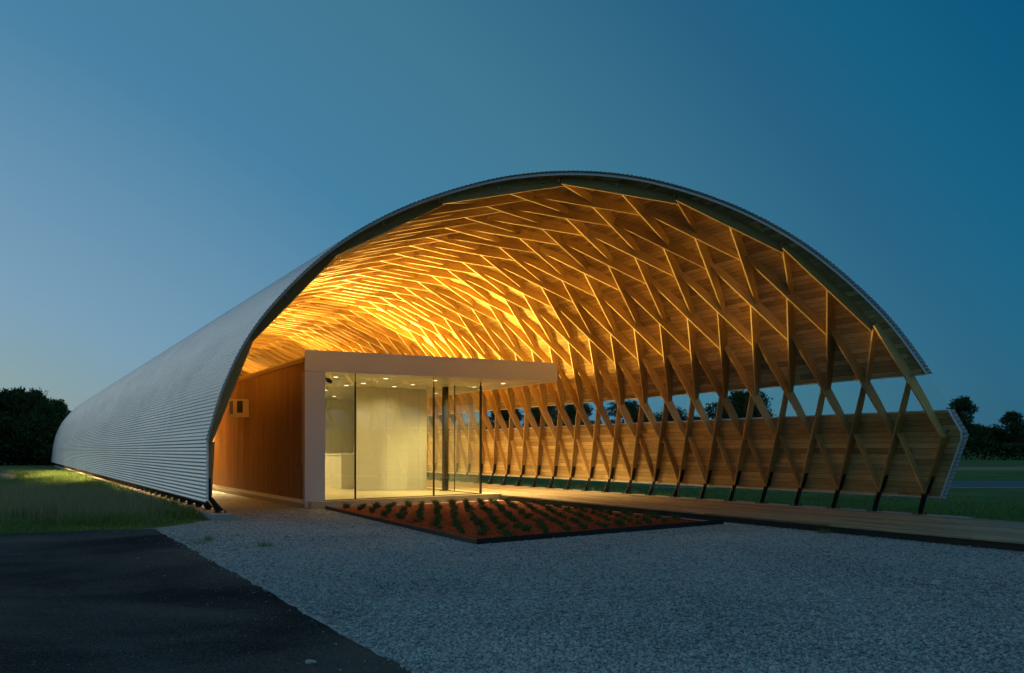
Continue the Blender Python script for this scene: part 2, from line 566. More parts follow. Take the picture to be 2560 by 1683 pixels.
def np_mesh(name, verts, faces_n, loops, mat, parent=None, smooth=False):
    """fast build: verts (N,3); faces_n = corners per face; loops = flat vertex indices"""
    me = bpy.data.meshes.new(name)
    me.vertices.add(len(verts))
    me.vertices.foreach_set("co", np.asarray(verts, dtype=np.float32).ravel())
    me.loops.add(len(loops))
    me.loops.foreach_set("vertex_index", np.asarray(loops, dtype=np.int32))
    me.polygons.add(len(faces_n))
    st = np.concatenate([[0], np.cumsum(faces_n)[:-1]]).astype(np.int32)
    me.polygons.foreach_set("loop_start", st)
    me.polygons.foreach_set("loop_total", np.asarray(faces_n, dtype=np.int32))
    if smooth:
        me.polygons.foreach_set("use_smooth", np.ones(len(faces_n), dtype=bool))
    me.update(calc_edges=True)
    me.validate()
    me.materials.append(mat)
    o = bpy.data.objects.new(name, me)
    C.objects.link(o)
    if parent is not None:
        o.parent = parent
    return o


def tag(o, label, cat, group=None, kind=None):
    if label:
        o['label'] = label
    if cat:
        o['category'] = cat
    if group:
        o['group'] = group
    if kind:
        o['kind'] = kind
    return o


def thing(name, loc, label, cat, group=None):
    o = bpy.data.objects.new(name, None)
    o.empty_display_size = 0.3
    C.objects.link(o)
    o.location = loc
    return tag(o, label, cat, group)


def local(o, root):
    """parent while keeping world coordinates baked in the mesh"""
    o.parent = root
    o.matrix_parent_inverse = Matrix.Translation(-Vector(root.location))
    return o


def struct(name, mb, mat, kind='structure'):
    o = mb.build(name, mat)
    o['kind'] = kind
    return o


# ------------------------------------------------------------------ ground and paving
g = MB(); g.prism([(-2500, -2500), (2500, -2500), (2500, 2500), (-2500, 2500)], -0.5, 0.0)
struct('ground', g, M['ground'])


def edge_line(a, b, amp, step=0.3, skip_end=True):
    n = max(1, int(math.hypot(b[0] - a[0], b[1] - a[1]) / step))
    dx, dy = b[0] - a[0], b[1] - a[1]
    L = math.hypot(dx, dy)
    nx, ny = -dy / L, dx / L
    res = []
    for i in range(n):
        q = i / n
        j = amp * random.uniform(-1, 1) if i else 0
        res.append((a[0] + dx * q + nx * j, a[1] + dy * q + ny * j))
    return res


poly = [(-9.3, -30)] + [(6.0, -30), (6.0, 86), (-6.9, 86), (-6.9, 8.2)] + edge_line((-7.0, 7.9), (-8.55, 6.05), 0.12) + [(-9.3, 5.9)]
g = MB()
b = len(g.v)
g.v += [(x, y, 0.004) for x, y in poly]
g.face(list(range(len(poly))))
struct('gravel', g, M['gravel'])
g = MB()
poly = edge_line((-30, 7.9), (-8.5, 6.05), 0.09) + edge_line((-8.5, 6.0), (-8.62, -14), 0.03, 0.22) + [(-8.6, -30), (-30, -30)]
g.v += [(x, y, 0.010) for x, y in poly]
g.face(list(range(len(poly))))
struct('driveway', g, M['asphalt'])

# road beyond the shelter on the right; runs square to the view
cr = Vector((0.876777, -0.480897, 0)); cf = Vector((0.480897, 0.876777, 0))
cp = Vector((cam.location.x, cam.location.y, 0))


def camxy(X, Y, z=0.0):
    q = cp + cr * X + cf * Y
    return (q.x, q.y, z)


def band(name, y0, y1, z, mat, x0=-20, x1=260):
    m = MB()
    m.v += [camxy(x0, y0, z), camxy(x1, y0, z), camxy(x1, y1, z), camxy(x0, y1, z)]
    m.face([0, 1, 2, 3])
    return struct(name, m, mat)


band('road', 38.3, 47.2, 0.006, M['road'], 6, 300)
o = band('road_line', 38.6, 38.8, 0.011, M['paint'], 6, 300)
band('dirt_shoulder', 72, 87, 0.006, M['dirt'], 10, 400)
m = MB()
m.v += [(-40, 42, 0.006), (-10.9, 42, 0.006), (-10.3, 52, 0.006), (-12.0, 62, 0.006), (-40, 62, 0.006)]
m.face([0, 1, 2, 3, 4])
struct('dirt_track', m, M['dirt'])
# rising field far to the right
hm = MB()
nx, ny = 40, 10
for j in range(ny + 1):
    for i in range(nx + 1):
        X = -120 + 700 * i / nx
        Y = 190 + 260 * j / ny
        h = -0.3 + 9.0 * (j / ny) ** 0.8 + 0.5 * math.sin(i * 0.7) * (j / ny)
        hm.v.append(camxy(X, Y, h))
for j in range(ny):
    for i in range(nx):
        a = j * (nx + 1) + i
        hm.face([a, a + 1, a + nx + 2, a + nx + 1])
struct('hill', hm, M['ground'])

# ------------------------------------------------------------------ vault geometry
ND = {0: (5.55, -.80), 1: (5.437, .242), 3: (4.796, 2.222), 5: (3.559, 3.713), 7: (1.88, 4.629), 9: (0, 4.946),
      11: (-1.949, 4.58), 13: (-3.695, 3.639), 15: (-4.997, 2.1), 17: (-5.579, .196), 18: (-5.67, -.864)}
DE, DM = 0.15, 0.255
N2 = {k: np.array([v * P, (z + 1.29) * P]) for k, (v, z) in ND.items()}
for k in range(2, 17, 2):
    N2[k] = (N2[k - 1] + N2[k + 1]) / 2


def nrm2(t):
    t = t / np.linalg.norm(t)
    return np.array([t[1], -t[0]])


DN = {}
for k in range(0, 19):
    a = N2[max(0, k - 1)]; b = N2[min(18, k + 1)]
    if k == 1:
        n = nrm2(nrm2(N2[1] - N2[0]) * 0 + (N2[2] - N2[0]))
    n = nrm2(b - a)
    DN[k] = N2[k] + n * (DE if (k % 2 or k in (0, 18)) else DM)


def Dk(k):
    if k <= 1:
        return DN[0] + (DN[1] - DN[0]) * k
    if k >= 17:
        return DN[17] + (DN[18] - DN[17]) * (k - 17)
    i = int(math.floor(k)); i = min(i, 16)
    f = k - i
    p1, p2 = DN[i], DN[i + 1]
    p0 = DN[i - 1] if i > 1 else 2 * p1 - p2
    p3 = DN[i + 2] if i < 16 else 2 * p2 - p1
    return 0.5 * ((2 * p1) + (-p0 + p2) * f + (2 * p0 - 5 * p1 + 4 * p2 - p3) * f * f + (-p0 + 3 * p1 - 3 * p2 + p3) * f ** 3)


def Nk(k):
    e = 0.02
    return nrm2(Dk(k + e) - Dk(k - e))


_KS = np.linspace(-0.2, 18.2, 1841)
_PT = np.array([Dk(k) for k in _KS])
_SS = np.concatenate([[0], np.cumsum(np.linalg.norm(np.diff(_PT, axis=0), axis=1))])
_NN = np.array([Nk(k) for k in _KS])
# soften the normals at the knees so the cladding has no tears
for _ in range(6):
    _NN[1:-1] = (_NN[:-2] + 2 * _NN[1:-1] + _NN[2:]) / 4
_NN /= np.linalg.norm(_NN, axis=1)[:, None]


def s_of(k):
    return float(np.interp(k, _KS, _SS))


def k_of(s):
    return float(np.interp(s, _SS, _KS))


def pt_s(s, off):
    k = k_of(s)
    p = Dk(k)
    n = np.array([np.interp(k, _KS, _NN[:, 0]), np.interp(k, _KS, _NN[:, 1])])
    n /= np.linalg.norm(n)
    return p + n * off


JMAX = 66


def uF0(k):
    """front edge of the lattice (bays)"""
    if k < 1:
        return -0.5 * k if k >= 0 else -0.5 * k
    if k > 17:
        return 7.5 - 0.5 * (k - 17)
    return -1 + 0.5 * k


def uEnd(k):
    return JMAX - 1 + 0.5 * k + 0.6


def sheet(name, k0, k1, offs, edge, mat, parent, ustations=2, corr=None, ds=0.08, smooth=True, thick=None):
    """a skin round the arch between levels k0 and k1, offset offs outwards, front edge `edge` bays ahead of the lattice"""
    s0, s1 = s_of(k0), s_of(k1)
    n = max(2, int(round((s1 - s0) / ds)))
    V = []; UV = []
    layers = [offs] if thick is None else [offs, offs + thick]
    grid = []
    for off in layers:
        g0 = []
        for i in range(n + 1):
            s = s0 + (s1 - s0) * i / n
            k = k_of(s)
            o = off + (corr[0] * math.sin(2 * math.pi * s / corr[1]) if corr else 0)
            p = pt_s(s, o)
            ya = (uF0(k) - edge) * P
            yb = uEnd(k) * P
            row = []
            for j in range(ustations + 1):
                q = j / ustations
                q = q ** 1.6
                y = ya + (yb - ya) * q
                V.append((p[0], y, p[1])); UV.append((y, s))
                row.append(len(V) - 1)
            g0.append(row)
        grid.append(g0)
    mb = MB(); mb.v = V

    def fc(idx):
        mb.f.append(tuple(idx)); mb.uv.append([UV[i] for i in idx])
    g0 = grid[0]
    for i in range(n):
        for j in range(ustations):
            q = [g0[i][j], g0[i][j + 1], g0[i + 1][j + 1], g0[i + 1][j]]
            fc(q)
    if thick is not None:
        g1 = grid[1]
        for i in range(n):
            for j in range(ustations):
                fc([g1[i][j], g1[i + 1][j], g1[i + 1][j + 1], g1[i][j + 1]])
            fc([g0[i][0], g0[i + 1][0], g1[i + 1][0], g1[i][0]])
            fc([g0[i][-1], g1[i][-1], g1[i + 1][-1], g0[i + 1][-1]])
        for j in range(ustations):
            fc([g0[0][j], g1[0][j], g1[0][j + 1], g0[0][j + 1]])
            fc([g0[n][j], g0[n][j + 1], g1[n][j + 1], g1[n][j]])
    return mb.build(name, mat, parent, smooth=smooth)


def verge(name, k0, k1, edge, o0, o1, du, mat, parent, ds=0.15):
    """strip along the sloping front edge"""
    s0, s1 = s_of(k0), s_of(k1)
    n = max(2, int((s1 - s0) / ds))
    mb = MB()
    for i in range(n + 1):
        s = s0 + (s1 - s0) * i / n
        k = k_of(s)
        y = (uF0(k) - edge) * P
        a = pt_s(s, o0); c = pt_s(s, o1)
        mb.v += [(a[0], y - du, a[1]), (c[0], y - du, c[1]), (c[0], y, c[1]), (a[0], y, a[1])]
    for i in range(n):
        for q in range(4):
            q2 = (q + 1) % 4
            mb.face([i * 4 + q, i * 4 + q2, i * 4 + 4 + q2, i * 4 + 4 + q])
    mb.face([0, 1, 2, 3]); mb.face([n * 4 + 3, n * 4 + 2, n * 4 + 1, n * 4])
    return mb.build(name, mat, parent)


def strip(name, k, edge, o0, o1, ds0, ds1, mat, parent):
    """flashing along the building at level k"""
    s = s_of(k)
    mb = MB()
    kk = k_of(s)
    ya = (uF0(kk) - edge) * P; yb = uEnd(kk) * P
    a = pt_s(s + ds0, o0); b2 = pt_s(s + ds1, o0); c = pt_s(s + ds1, o1); d = pt_s(s + ds0, o1)
    for y in (ya, yb):
        mb.v += [(q[0], y, q[1]) for q in (a, b2, c, d)]
    for q in range(4):
        q2 = (q + 1) % 4
        mb.face([q, q2, 4 + q2, 4 + q])
    mb.face([3, 2, 1, 0]); mb.face([4, 5, 6, 7])
    return mb.build(name, mat, parent)


shelter = thing('timber_shelter', (0, 0, 0), 'long vaulted timber lattice shelter clad in galvanised corrugated metal', 'shelter')
KW0, KW1 = 1.42, 2.07
sheet('roof_cladding', KW1 - 0.02, 18.12, 0.058, 0.36, M['metal'], shelter, 10, (0.010, 0.09), 0.015)
sheet('wall_cladding', -0.10, KW0 + 0.01, 0.058, 0.36, M['metal'], shelter, 10, (0.010, 0.09), 0.015)
sheet('ceiling_boards', KW1, 18.06, 0.0, 0.26, M['board'], shelter, 1, None, 0.127, True, 0.034)
sheet('wall_boards', -0.05, KW0, 0.0, 0.26, M['board'], shelter, 1, None, 0.127, False, 0.034)
sheet('window_strip', KW0 + 0.01, KW1 - 0.005, 0.040, 0.30, M['window'], shelter, 1, None, 0.8, False)
verge('roof_verge', KW1 - 0.01, 18.08, 0.262, -0.012, 0.046, 0.022, M['trim'], shelter)
verge('wall_verge', -0.06, KW0, 0.262, -0.012, 0.046, 0.022, M['trim'], shelter)
strip('window_sill', KW0, 0.27, -0.012, 0.075, 0.0, 0.018, M['trim'], shelter)
strip('window_head', KW1, 0.27, -0.012, 0.075, -0.03, -0.002, M['trim'], shelter)
strip('wall_drip', -0.05, 0.27, -0.012, 0.055, -0.022, -0.002, M['trim'], shelter)
mb = MB()
for side, y0, z1 in ((1, -1.1, 0.155), (-1, 7.75, 0.125)):
    xc = 6.66 if side > 0 else -6.80
    mb.box(xc - 0.24, xc + 0.24, y0, 86, -0.3, z1)
mb.build('foundation', M['concrete'], shelter)


def node3(k, u, depth):
    p = Dk(k); n = Nk(min(max(k, 0.03), 17.97)) if k not in (1, 17) else nrm2(Dk(k + 0.5) - Dk(k - 0.5))
    q = p - n * depth
    return Vector((q[0], u * P, q[1]))


def member_ends(a, b2):
    A = node3(a[0], a[1], DE); B = node3(b2[0], b2[1], DE)
    if len(a) > 2:                                   # sawn off at its middle
        A = (A + B) / 2
        return ((a[0] + b2[0]) / 2, b2[0], A, B)
    if len(b2) > 2:
        B = (A + B) / 2
        return (a[0], (a[0] + b2[0]) / 2, A, B)
    return (a[0], b2[0], A, B)


def member_mesh(mb, a, b2, w=0.038):
    kA, kB, A, B = member_ends(a, b2)
    km = (kA + kB) / 2
    n2 = Nk(km) if km not in (1, 17) else nrm2(Dk(km + .5) - Dk(km - .5))
    n3 = Vector((n2[0], 0, n2[1]))
    t = (B - A).normalized()
    side = n3.cross(t).normalized()
    up = t.cross(side).normalized()
    if up.dot(n3) < 0:
        up = -up
    L = (B - A).length
    ns = 6
    base = len(mb.v)
    for i in range(ns + 1):
        q = i / ns
        bt = A + (B - A) * q
        k = kA + (kB - kA) * q
        d = Dk(k)
        dv = Vector((d[0], bt.y, d[1])) - bt
        h = max(0.09, dv.dot(up) - 0.002)
        tp = bt + up * h
        for s in (-1, 1):
            mb.v.append(tuple(bt + side * (s * w / 2)))
        for s in (-1, 1):
            mb.v.append(tuple(tp + side * (s * w / 2)))
    hh = 0.26
    for i in range(ns):
        a = base + i * 4
        x0, x1 = L * i / ns, L * (i + 1) / ns
        mb.f.append((a, a + 4, a + 5, a + 1)); mb.uv.append([(x0, 0), (x1, 0), (x1, w), (x0, w)])
        mb.f.append((a + 2, a + 3, a + 7, a + 6)); mb.uv.append([(x0, .6), (x0, .6 + w), (x1, .6 + w), (x1, .6)])
        mb.f.append((a, a + 2, a + 6, a + 4)); mb.uv.append([(x0, .1), (x0, .1 + hh), (x1, .1 + hh), (x1, .1)])
        mb.f.append((a + 1, a + 5, a + 7, a + 3)); mb.uv.append([(x0, .7), (x1, .7), (x1, .7 + hh), (x0, .7 + hh)])
    for a, fl in ((base, 0), (base + ns * 4, 1)):
        q = (a, a + 1, a + 3, a + 2)
        mb.f.append(q if fl else q[::-1]); mb.uv.append([(0, 0), (.01, 0), (.01, .05), (0, .05)])
    return (A + B) / 2


MEM = []
DL = 0.07
for j in range(0, JMAX + 1):                     # the family that follows the front edge
    for k in list(range(1, 17, 2)) + [0, 17]:
        k2 = k + 1 if k in (0, 17) else k + 2
        if k == 0:
            if j == 0:
                continue
            a, b2 = (0, -1 + j), (1 + DL, -1 + .5 + j - .5 * DL)
        elif k == 17:
            a, b2 = (17 - DL, -1 + 8.5 + j + .5 * DL), (18, 8 + j)
        else:
            a = (k - DL, -1 + .5 * k + j + .5 * DL)
            b2 = (k2 + DL, -1 + .5 * k2 + j - .5 * DL)
        MEM.append((a, b2))
for mI in range(0, JMAX + 18):                   # the crossing family
    for k in range(0, 18, 2):
        d = mI + 1 - k
        e = JMAX - d
        if d <= 0 or d > JMAX + 1:
            continue
        ua = mI - .5 * k
        if d == 1 and k != 16:
            if k == 0:
                MEM.append(((0, ua), (2, ua - 1, 'half')))
            else:
                MEM.append(((k - DL, ua + .5 * DL), (k + 1, ua - .5)))
            continue
        a = (k - DL, ua - .5 * DL) if k > 0 else (0, ua)
        b2 = (k + 2 + DL, ua - 1 + .5 * DL) if k + 2 < 18 else (18, ua - 1)
        if d == 1 and k == 16:
            a = (16, ua, 'half')
        MEM.append((a, b2))


def in_view(pv):
    q = Vector(pv) - cam.location
    X = q.dot(cr); Y = q.dot(cf)
    if Y < 1:
        return False
    x = 1280 + 2303.63 * X / Y
    y = 1126 - 2303.63 * q.z / Y
    return -50 < x < 2610 and -50 < y < 1740


keyed = []
for (a, b2) in MEM:
    _, _, pa, pb = member_ends(a, b2)
    mid = (pa + pb) / 2
    dist = (mid - cam.location).length
    # members seen best first
    keyed.append(((pa - pb).length / dist if in_view(mid) else 0, a, b2))
keyed.sort(key=lambda q: -q[0])
for q in keyed[:100]:
    mb = MB()
    member_mesh(mb, q[1], q[2])
    mb.build('lamella', M['beam'], shelter)
mb = MB()
for q in keyed[100:]:
    member_mesh(mb, q[1], q[2])
o = mb.build('lamella_lattice', M['beam'], shelter)
o['kind'] = 'stuff'


def bolt_at(mb, p, d, L=0.12, r=0.011):
    p = Vector(p); d = Vector(d).normalized()
    mb.tube([p - d * 0.01, p + d * L], r, 8)
    mb.tube([p + d * 0.0, p + d * 0.016], r * 2.2, 6)


# threaded bolts left standing on the outermost arch members
for k in range(1, 18):
    c = node3(k, uF0(k), -0.0)
    n2 = nrm2(Dk(k + .5) - Dk(k - .5))
    c = c - Vector((n2[0], 0, n2[1])) * (0.07 if k % 2 else 0.10)
    mb = MB()
    tt = Vector((N2[min(k + 1, 18)][0] - N2[k - 1][0], P, N2[min(k + 1, 18)][1] - N2[k - 1][1])).normalized()
    sd = Vector((n2[0], 0, n2[1])).cross(tt).normalized()
    if sd.y > 0:
        sd = -sd
    c = c + tt * 0.10
    bolt_at(mb, c + sd * 0.018, sd, 0.10)
    bolt_at(mb, c + sd * 0.018 + Vector((n2[0], 0, n2[1])) * 0.05, sd, 0.07)
    mb.build('bolt', M['bolt'], shelter)


def foot_mesh(side, y):
    mb = MB()
    if side > 0:
        bx, bz = 6.66, 0.155
        k = 0.02
    else:
        bx, bz = -6.73, 0.125
        k = 17.98
    d = Dk(k)
    n2 = Nk(0.3 if side > 0 else 17.7)
    top = d - n2 * (0.10 if side > 0 else 0.035)
    T = Vector((top[0], y, top[1] + 0.02))
    B = Vector((bx, y + (0.02 if side > 0 else -0.02), bz + 0.014))
    mb.bar(B, T, 0.115, 0.03, (1, 0, 0), 0.13, 0.03)
    mb.bar(B + Vector((0, 0.0, 0)), T, 0.016, 0.16, (1, 0, 0), 0.016, 0.07)
    mb.box(bx - 0.14, bx + 0.14, B.y - 0.10, B.y + 0.10, bz, bz + 0.014)
    for sx in (-1, 1):
        for sy in (-1, 1):
            mb.tube([(bx + sx * 0.11, B.y + sy * 0.07, bz + 0.01), (bx + sx * 0.11, B.y + sy * 0.07, bz + 0.05)], 0.012, 6)
    # strap that laps the crossing board, bolted through
    kk = 0.30 if side > 0 else 17.70
    uu = y / P + (-0.5 * 0.30 if side > 0 else 0.5 * 0.30)
    q = node3(kk, uu, 0.075)
    q0 = node3(0.0 if side > 0 else 18.0, y / P, 0.075)
    sd = Vector((0, -1, 0))
    mb.bar(q0 + sd * 0.028, q + sd * 0.028, 0.012, 0.10, (1, 0, 0))
    for f in (0.45, 0.8):
        c = q0.lerp(q, f)
        mb.tube([c + sd * 0.03, c + sd * 0.055], 0.014, 6)
    return mb


FE = [('r', j * P) for j in range(0, 40)] + [('l', (7 + j) * P) for j in range(0, 58)]
for s, y in FE:
    foot_mesh(1 if s == 'r' else -1, y).build('steel_foot', M['steel'], shelter)
rest = MB()
for s, y in [(1, j * P) for j in range(40, 60)] + [(-1, (7 + j) * P) for j in range(58, 61)]:
    f = foot_mesh(s, y)
    b0 = len(rest.v)
    rest.v += f.v
    rest.f += [tuple(i + b0 for i in q) for q in f.f]
    rest.uv += f.uv
o = rest.build('steel_foot', M['steel'], shelter)
o['kind'] = 'stuff'

# ------------------------------------------------------------------ boardwalk
mb = MB()
x0, x1 = 2.62, 6.40
nb = 27
wd = (x1 - x0) / nb
for i in range(nb):
    y = -16 + random.uniform(0, 3)
    while y < 84:
        L = random.choice((3.6, 4.2, 4.8))
        ye = min(y + L, 84)
        za = 0.165 + random.uniform(-0.003, 0.004); zb = 0.165 + random.uniform(-0.003, 0.004)
        a, c = x0 + i * wd + 0.003, x0 + (i + 1) * wd - 0.003
        if not (a < 3.9 and ye > 12.3 and False):
            b = len(mb.v)
            ys, yf = y + 0.002, ye - 0.002
            mb.v += [(a, ys, za - .036), (c, ys, za - .036), (c, yf, zb - .036), (a, yf, zb - .036), (a, ys, za), (c, ys, za), (c, yf, zb), (a, yf, zb)]
            for q in ((4, 5, 6, 7), (0, 1, 5, 4), (1, 2, 6, 5), (2, 3, 7, 6), (3, 0, 4, 7), (0, 3, 2, 1)):
                mb.f.append(tuple(b + r for r in q))
                mb.uv.append([(mb.v[b + r][1], 0.07 + i * 0.14 + (mb.v[b + r][0] - a) * 0.3) for r in q])
        y = ye
o = mb.build('boardwalk', M['plank'])
o['kind'] = 'structure'
mb = MB()
for y in np.arange(-15.5, 84, 1.2):
    mb.box(x0 + 0.14, x1 - 0.1, y, y + 0.045, -0.1, 0.126)
mb.box(x0 + 0.06, x0 + 0.10, -16, 84, -0.1, 0.128)
o2 = mb.build('boardwalk_joists', M['bark'])
o2.parent = o

# ------------------------------------------------------------------ kennel building inside the vault
K = thing('kennel_building', (0, 11, 0), 'flat roofed building with white front frame, glass corner and copper ribbed side', 'building')


def kp(name, mb, mat, smooth=False):
    return local(mb.build(name, mat, None, smooth), K)


X0, X1, Y0, YB = -4.02, 3.97, 10.98, 72.0
ZS, ZT = 3.72, 4.30
mb = MB(); mb.box(X0, -3.46, Y0, Y0 + 0.32, 0.02, ZS - 0.012); kp('front_column', mb, M['white'])
mb = MB()
xs = [X0, X0 + 2.42, X0 + 4.86, X0 + 7.30, X1]
xs = [X0, X1]
for a, c in zip(xs[:-1], xs[1:]):
    mb.box(a, c - 0.004, Y0, Y0 + 0.05, ZS, ZT)
mb.box(X1 - 0.05, X1, Y0 + 0.053, YB, ZS, ZT)
kp('fascia', mb, M['white'])
mb = MB(); mb.box(X0 + 0.02, X1 - 0.053, Y0 + 0.053, YB, 4.02, 4.12); kp('roof', mb, M['roofing'])
mb = MB(); mb.box(X0 + 0.02, X1 - 0.053, Y0 + 0.053, YB, ZS + 0.012, ZS + 0.03); kp('ceiling', mb, M['ceiling'])
# ribbed copper coloured wall
mb = MB()
pitch = 0.083
ys = np.arange(Y0 + 0.02, YB, pitch / 6)
b = 0
for i, y in enumerate(ys):
    rib = int((y - Y0) / pitch)
    amp = 0.007 + 0.017 * ((rib * 7919 + rib * rib * 31) % 17) / 16
    xx = X0 + 0.012 - amp * math.cos(2 * math.pi * (y - Y0) / pitch)
    if ((y - Y0) % 0.91) < pitch * 0.6:
        xx -= 0.014
    mb.v += [(xx, y, 0.235), (xx, y, 3.96)]
for i in range(len(ys) - 1):
    mb.face([2 * i, 2 * i + 1, 2 * i + 3, 2 * i + 2])
kp('ribbed_wall', mb, M['copper'], True)
mb = MB(); mb.box(X0 - 0.035, X0 + 0.02, Y0 + 0.02, YB, 3.955, 4.06); kp('wall_cap', mb, M['coppertrim'])
mb = MB()
y = Y0 + 0.02
while y < YB:
    mb.box(X0 + 0.005, X0 + 0.06, y, y + 0.392, 0.125, 0.232)
    y += 0.40
kp('base_blocks', mb, M['block'])
mb = MB()
y = Y0 + 0.02
while y < YB:
    mb.box(X0 - 0.03, X0 + 0.08, y, y + 1.59, -0.1, 0.121)
    y += 1.6
kp('base_kerb', mb, M['concrete'])
# floor slab with the skewed front edge
GL, GR = (-3.50, 10.86), (2.04, 12.46)
mb = MB(); mb.prism([(-3.94, 10.62), (-3.46, 10.62), (2.72, 12.30), (2.66, YB), (-3.92, YB)], -0.05, 0.196)
kp('floor_slab', mb, M['floor'])


def pane(name, a, c, z0, z1, mat, th=0.012):
    mb = MB()
    a = Vector((*a, 0)); c = Vector((*c, 0))
    mb.v += [(a.x, a.y, z0), (c.x, c.y, z0), (c.x, c.y, z1), (a.x, a.y, z1)]
    mb.face([0, 1, 2, 3], [(0, 0), (1, 0), (1, 1), (0, 1)])
    return kp(name, mb, mat)


def lerp2(q):
    return (GL[0] + (GR[0] - GL[0]) * q, GL[1] + (GR[1] - GL[1]) * q)


zf, zc = 0.20, ZS + 0.008
q1, q2 = (-2.55 - GL[0]) / (GR[0] - GL[0]), (0.19 - GL[0]) / (GR[0] - GL[0])
for a, c in ((0, q1), (q1, q2), (q2, 1)):
    pane('glass_pane', lerp2(a + 0.002), lerp2(c - 0.002), zf + 0.02, zc, M['glass'])
pane('glass_pane', (2.04, 12.48), (2.04, 14.37), zf + 0.02, zc, M['glass'])
pane('glass_pane', (2.04, 14.40), (2.04, 17.2), zf + 0.02, zc, M['glass'])
for q, wd_ in ((q1, 0.035), (q2, 0.035), (1.0, 0.05)):
    x, y = lerp2(q)
    mb = MB(); mb.box(x - wd_ / 2, x + wd_ / 2, y - 0.035, y + 0.035, zf, zc - 0.25 if q < 1 else zc - 0.12)
    mb.box(x - wd_ / 4, x + wd_ / 4, y - 0.012, y + 0.012, zc - 0.25 if q < 1 else zc - 0.12, zc)
    kp('mullion', mb, M['dark'])
mb = MB(); mb.box(2.03, 2.05, 14.37, 14.40, zf, zc); kp('mullion', mb, M['dark'])
mb = MB(); mb.bar((*GL, zf + 0.01), (*GR, zf + 0.01), 0.05, 0.02); mb.bar((2.04, 12.49, zf + 0.01), (2.04, 17.2, zf + 0.01), 0.05, 0.02)
kp('glazing_track', mb, M['coppertrim'])
mb = MB()
mb.box(1.95, 2.09, 15.0, 15.20, zf, ZS + 0.01); mb.box(1.88, 2.16, 14.93, 15.27, zf, zf + 0.016)
for sx in (1.92, 2.12):
    for sy in (14.97, 15.23):
        mb.tube([(sx, sy, zf), (sx, sy, zf + 0.05)], 0.014, 6)
kp('steel_post', mb, M['dark'])
mb = MB(); mb.box(-0.54, 2.0, 16.62, 16.78, zf, ZS + 0.01); mb.box(-0.575, -0.543, 16.60, 16.80, zf, ZS + 0.01)
kp('partition', mb, M['lining'])
mb = MB(); mb.box(-3.9, 1.99, 24.6, 24.7, zf, ZS + 0.01); mb.box(-3.93, -3.88, 11.35, YB - 1, zf, ZS + 0.01)
mb.box(2.0, 2.08, 17.22, YB - 1, zf, ZS + 0.01)
kp('lining_wall', mb, M['lining'])
# wall tap by the front corner
mb = MB()
mb.tube([(X0 - 0.02, 11.25, 0.24), (X0 - 0.02, 11.25, 1.22)], 0.012, 8)
mb.tube([(X0 - 0.02, 11.25, 1.20), (X0 - 0.10, 11.30, 1.20), (X0 - 0.13, 11.32, 1.12)], 0.016, 8)
mb.tube([(X0 - 0.07, 11.28, 1.22), (X0 - 0.07, 11.28, 1.27)], 0.010, 8)
mb.bar((X0 - 0.07, 11.20, 1.27), (X0 - 0.07, 11.36, 1.27), 0.03, 0.012)
kp('tap', mb, plain('rusty brass', (0.22, 0.09, 0.04), 0.5, 0.7))
# downlights: round trims with lit discs
DLP = [(-2.59, 12.75), (-1.17, 16.0), (-0.99, 14.83), (-1.09, 12.59), (0.43, 15.75), (0.62, 14.6), (0.52, 12.58), (2.86, 14.57), (2.96, 12.66),
       (-2.6, 15.6), (-2.6, 19.5), (-1.05, 18.7), (-2.4, 23.0), (0.4, 22.2), (0.45, 19.6), (3.15, 18.4), (3.15, 22.6), (3.15, 27.5), (3.15, 33.5), (3.15, 40.5)]
for i, (x, y) in enumerate(DLP):
    mb = MB()
    n = 20
    for k in range(n):
        a = 2 * math.pi * k / n
        mb.v.append((x + .095 * math.cos(a), y + .095 * math.sin(a), ZS + 0.006))
    for k in range(n):
        a = 2 * math.pi * k / n
        mb.v.append((x + .075 * math.cos(a), y + .075 * math.sin(a), ZS + 0.004))
    for k in range(n):
        k2 = (k + 1) % n
        mb.face([k, n + k, n + k2, k2])
    o = kp('downlight', mb, M['trim'])
    mb = MB()
    for k in range(n):
        a = 2 * math.pi * k / n
        mb.v.append((x + .075 * math.cos(a), y + .075 * math.sin(a), ZS + 0.005))
    mb.face(list(range(n))[::-1])
    d = mb.build('lens', M['lamp'])
    d.parent = o
    ld = bpy.data.lights.new('downlight_lamp', 'SPOT')
    ld.energy = (min(3200, 60 * (y - 9) + 2 * (y - 18) ** 2.4) if y > 16 else 1500) if x > 2.5 else (800 if x < -2 and y > 17 else 200 if x < -2 else 75)
    ld.color = (1.0, 0.75, 0.32)
    ld.spot_size = R(174 if x > 3 else 150)
    ld.spot_blend = 0.5 if x > 3 else 0.8
    ld.shadow_soft_size = 0.06
    lo = bpy.data.objects.new('downlight_lamp', ld)
    C.objects.link(lo)
    lo.location = (x, y, ZS - 0.01)
# counter standing inside
ct = thing('reception_counter', (-0.6, 18.3, 0.2), 'white reception counter standing behind the glass at the left', 'counter')
mb = MB(); mb.box(-0.59, 1.8, 18.3, 24.0, 0.20, 1.40); local(mb.build('cabinet', M['lining']), ct)
mb = MB(); mb.box(-0.63, 1.8, 18.26, 24.0, 1.403, 1.44); local(mb.build('counter_top', M['white']), ct)
# camera on the column
sc_ = thing('security_camera', (-3.40, 10.98, 3.45), 'small black security camera fixed high beside the white column', 'camera')
mb = MB(); mb.tube([(-3.40, 10.92, 3.50), (-3.36, 10.80, 3.43)], 0.055, 12); local(mb.build('housing', M['steel'], None, True), sc_)
mb = MB(); mb.bar((-3.46, 10.99, 3.55), (-3.40, 10.93, 3.52), 0.03, 0.03); local(mb.build('bracket', M['steel']), sc_)
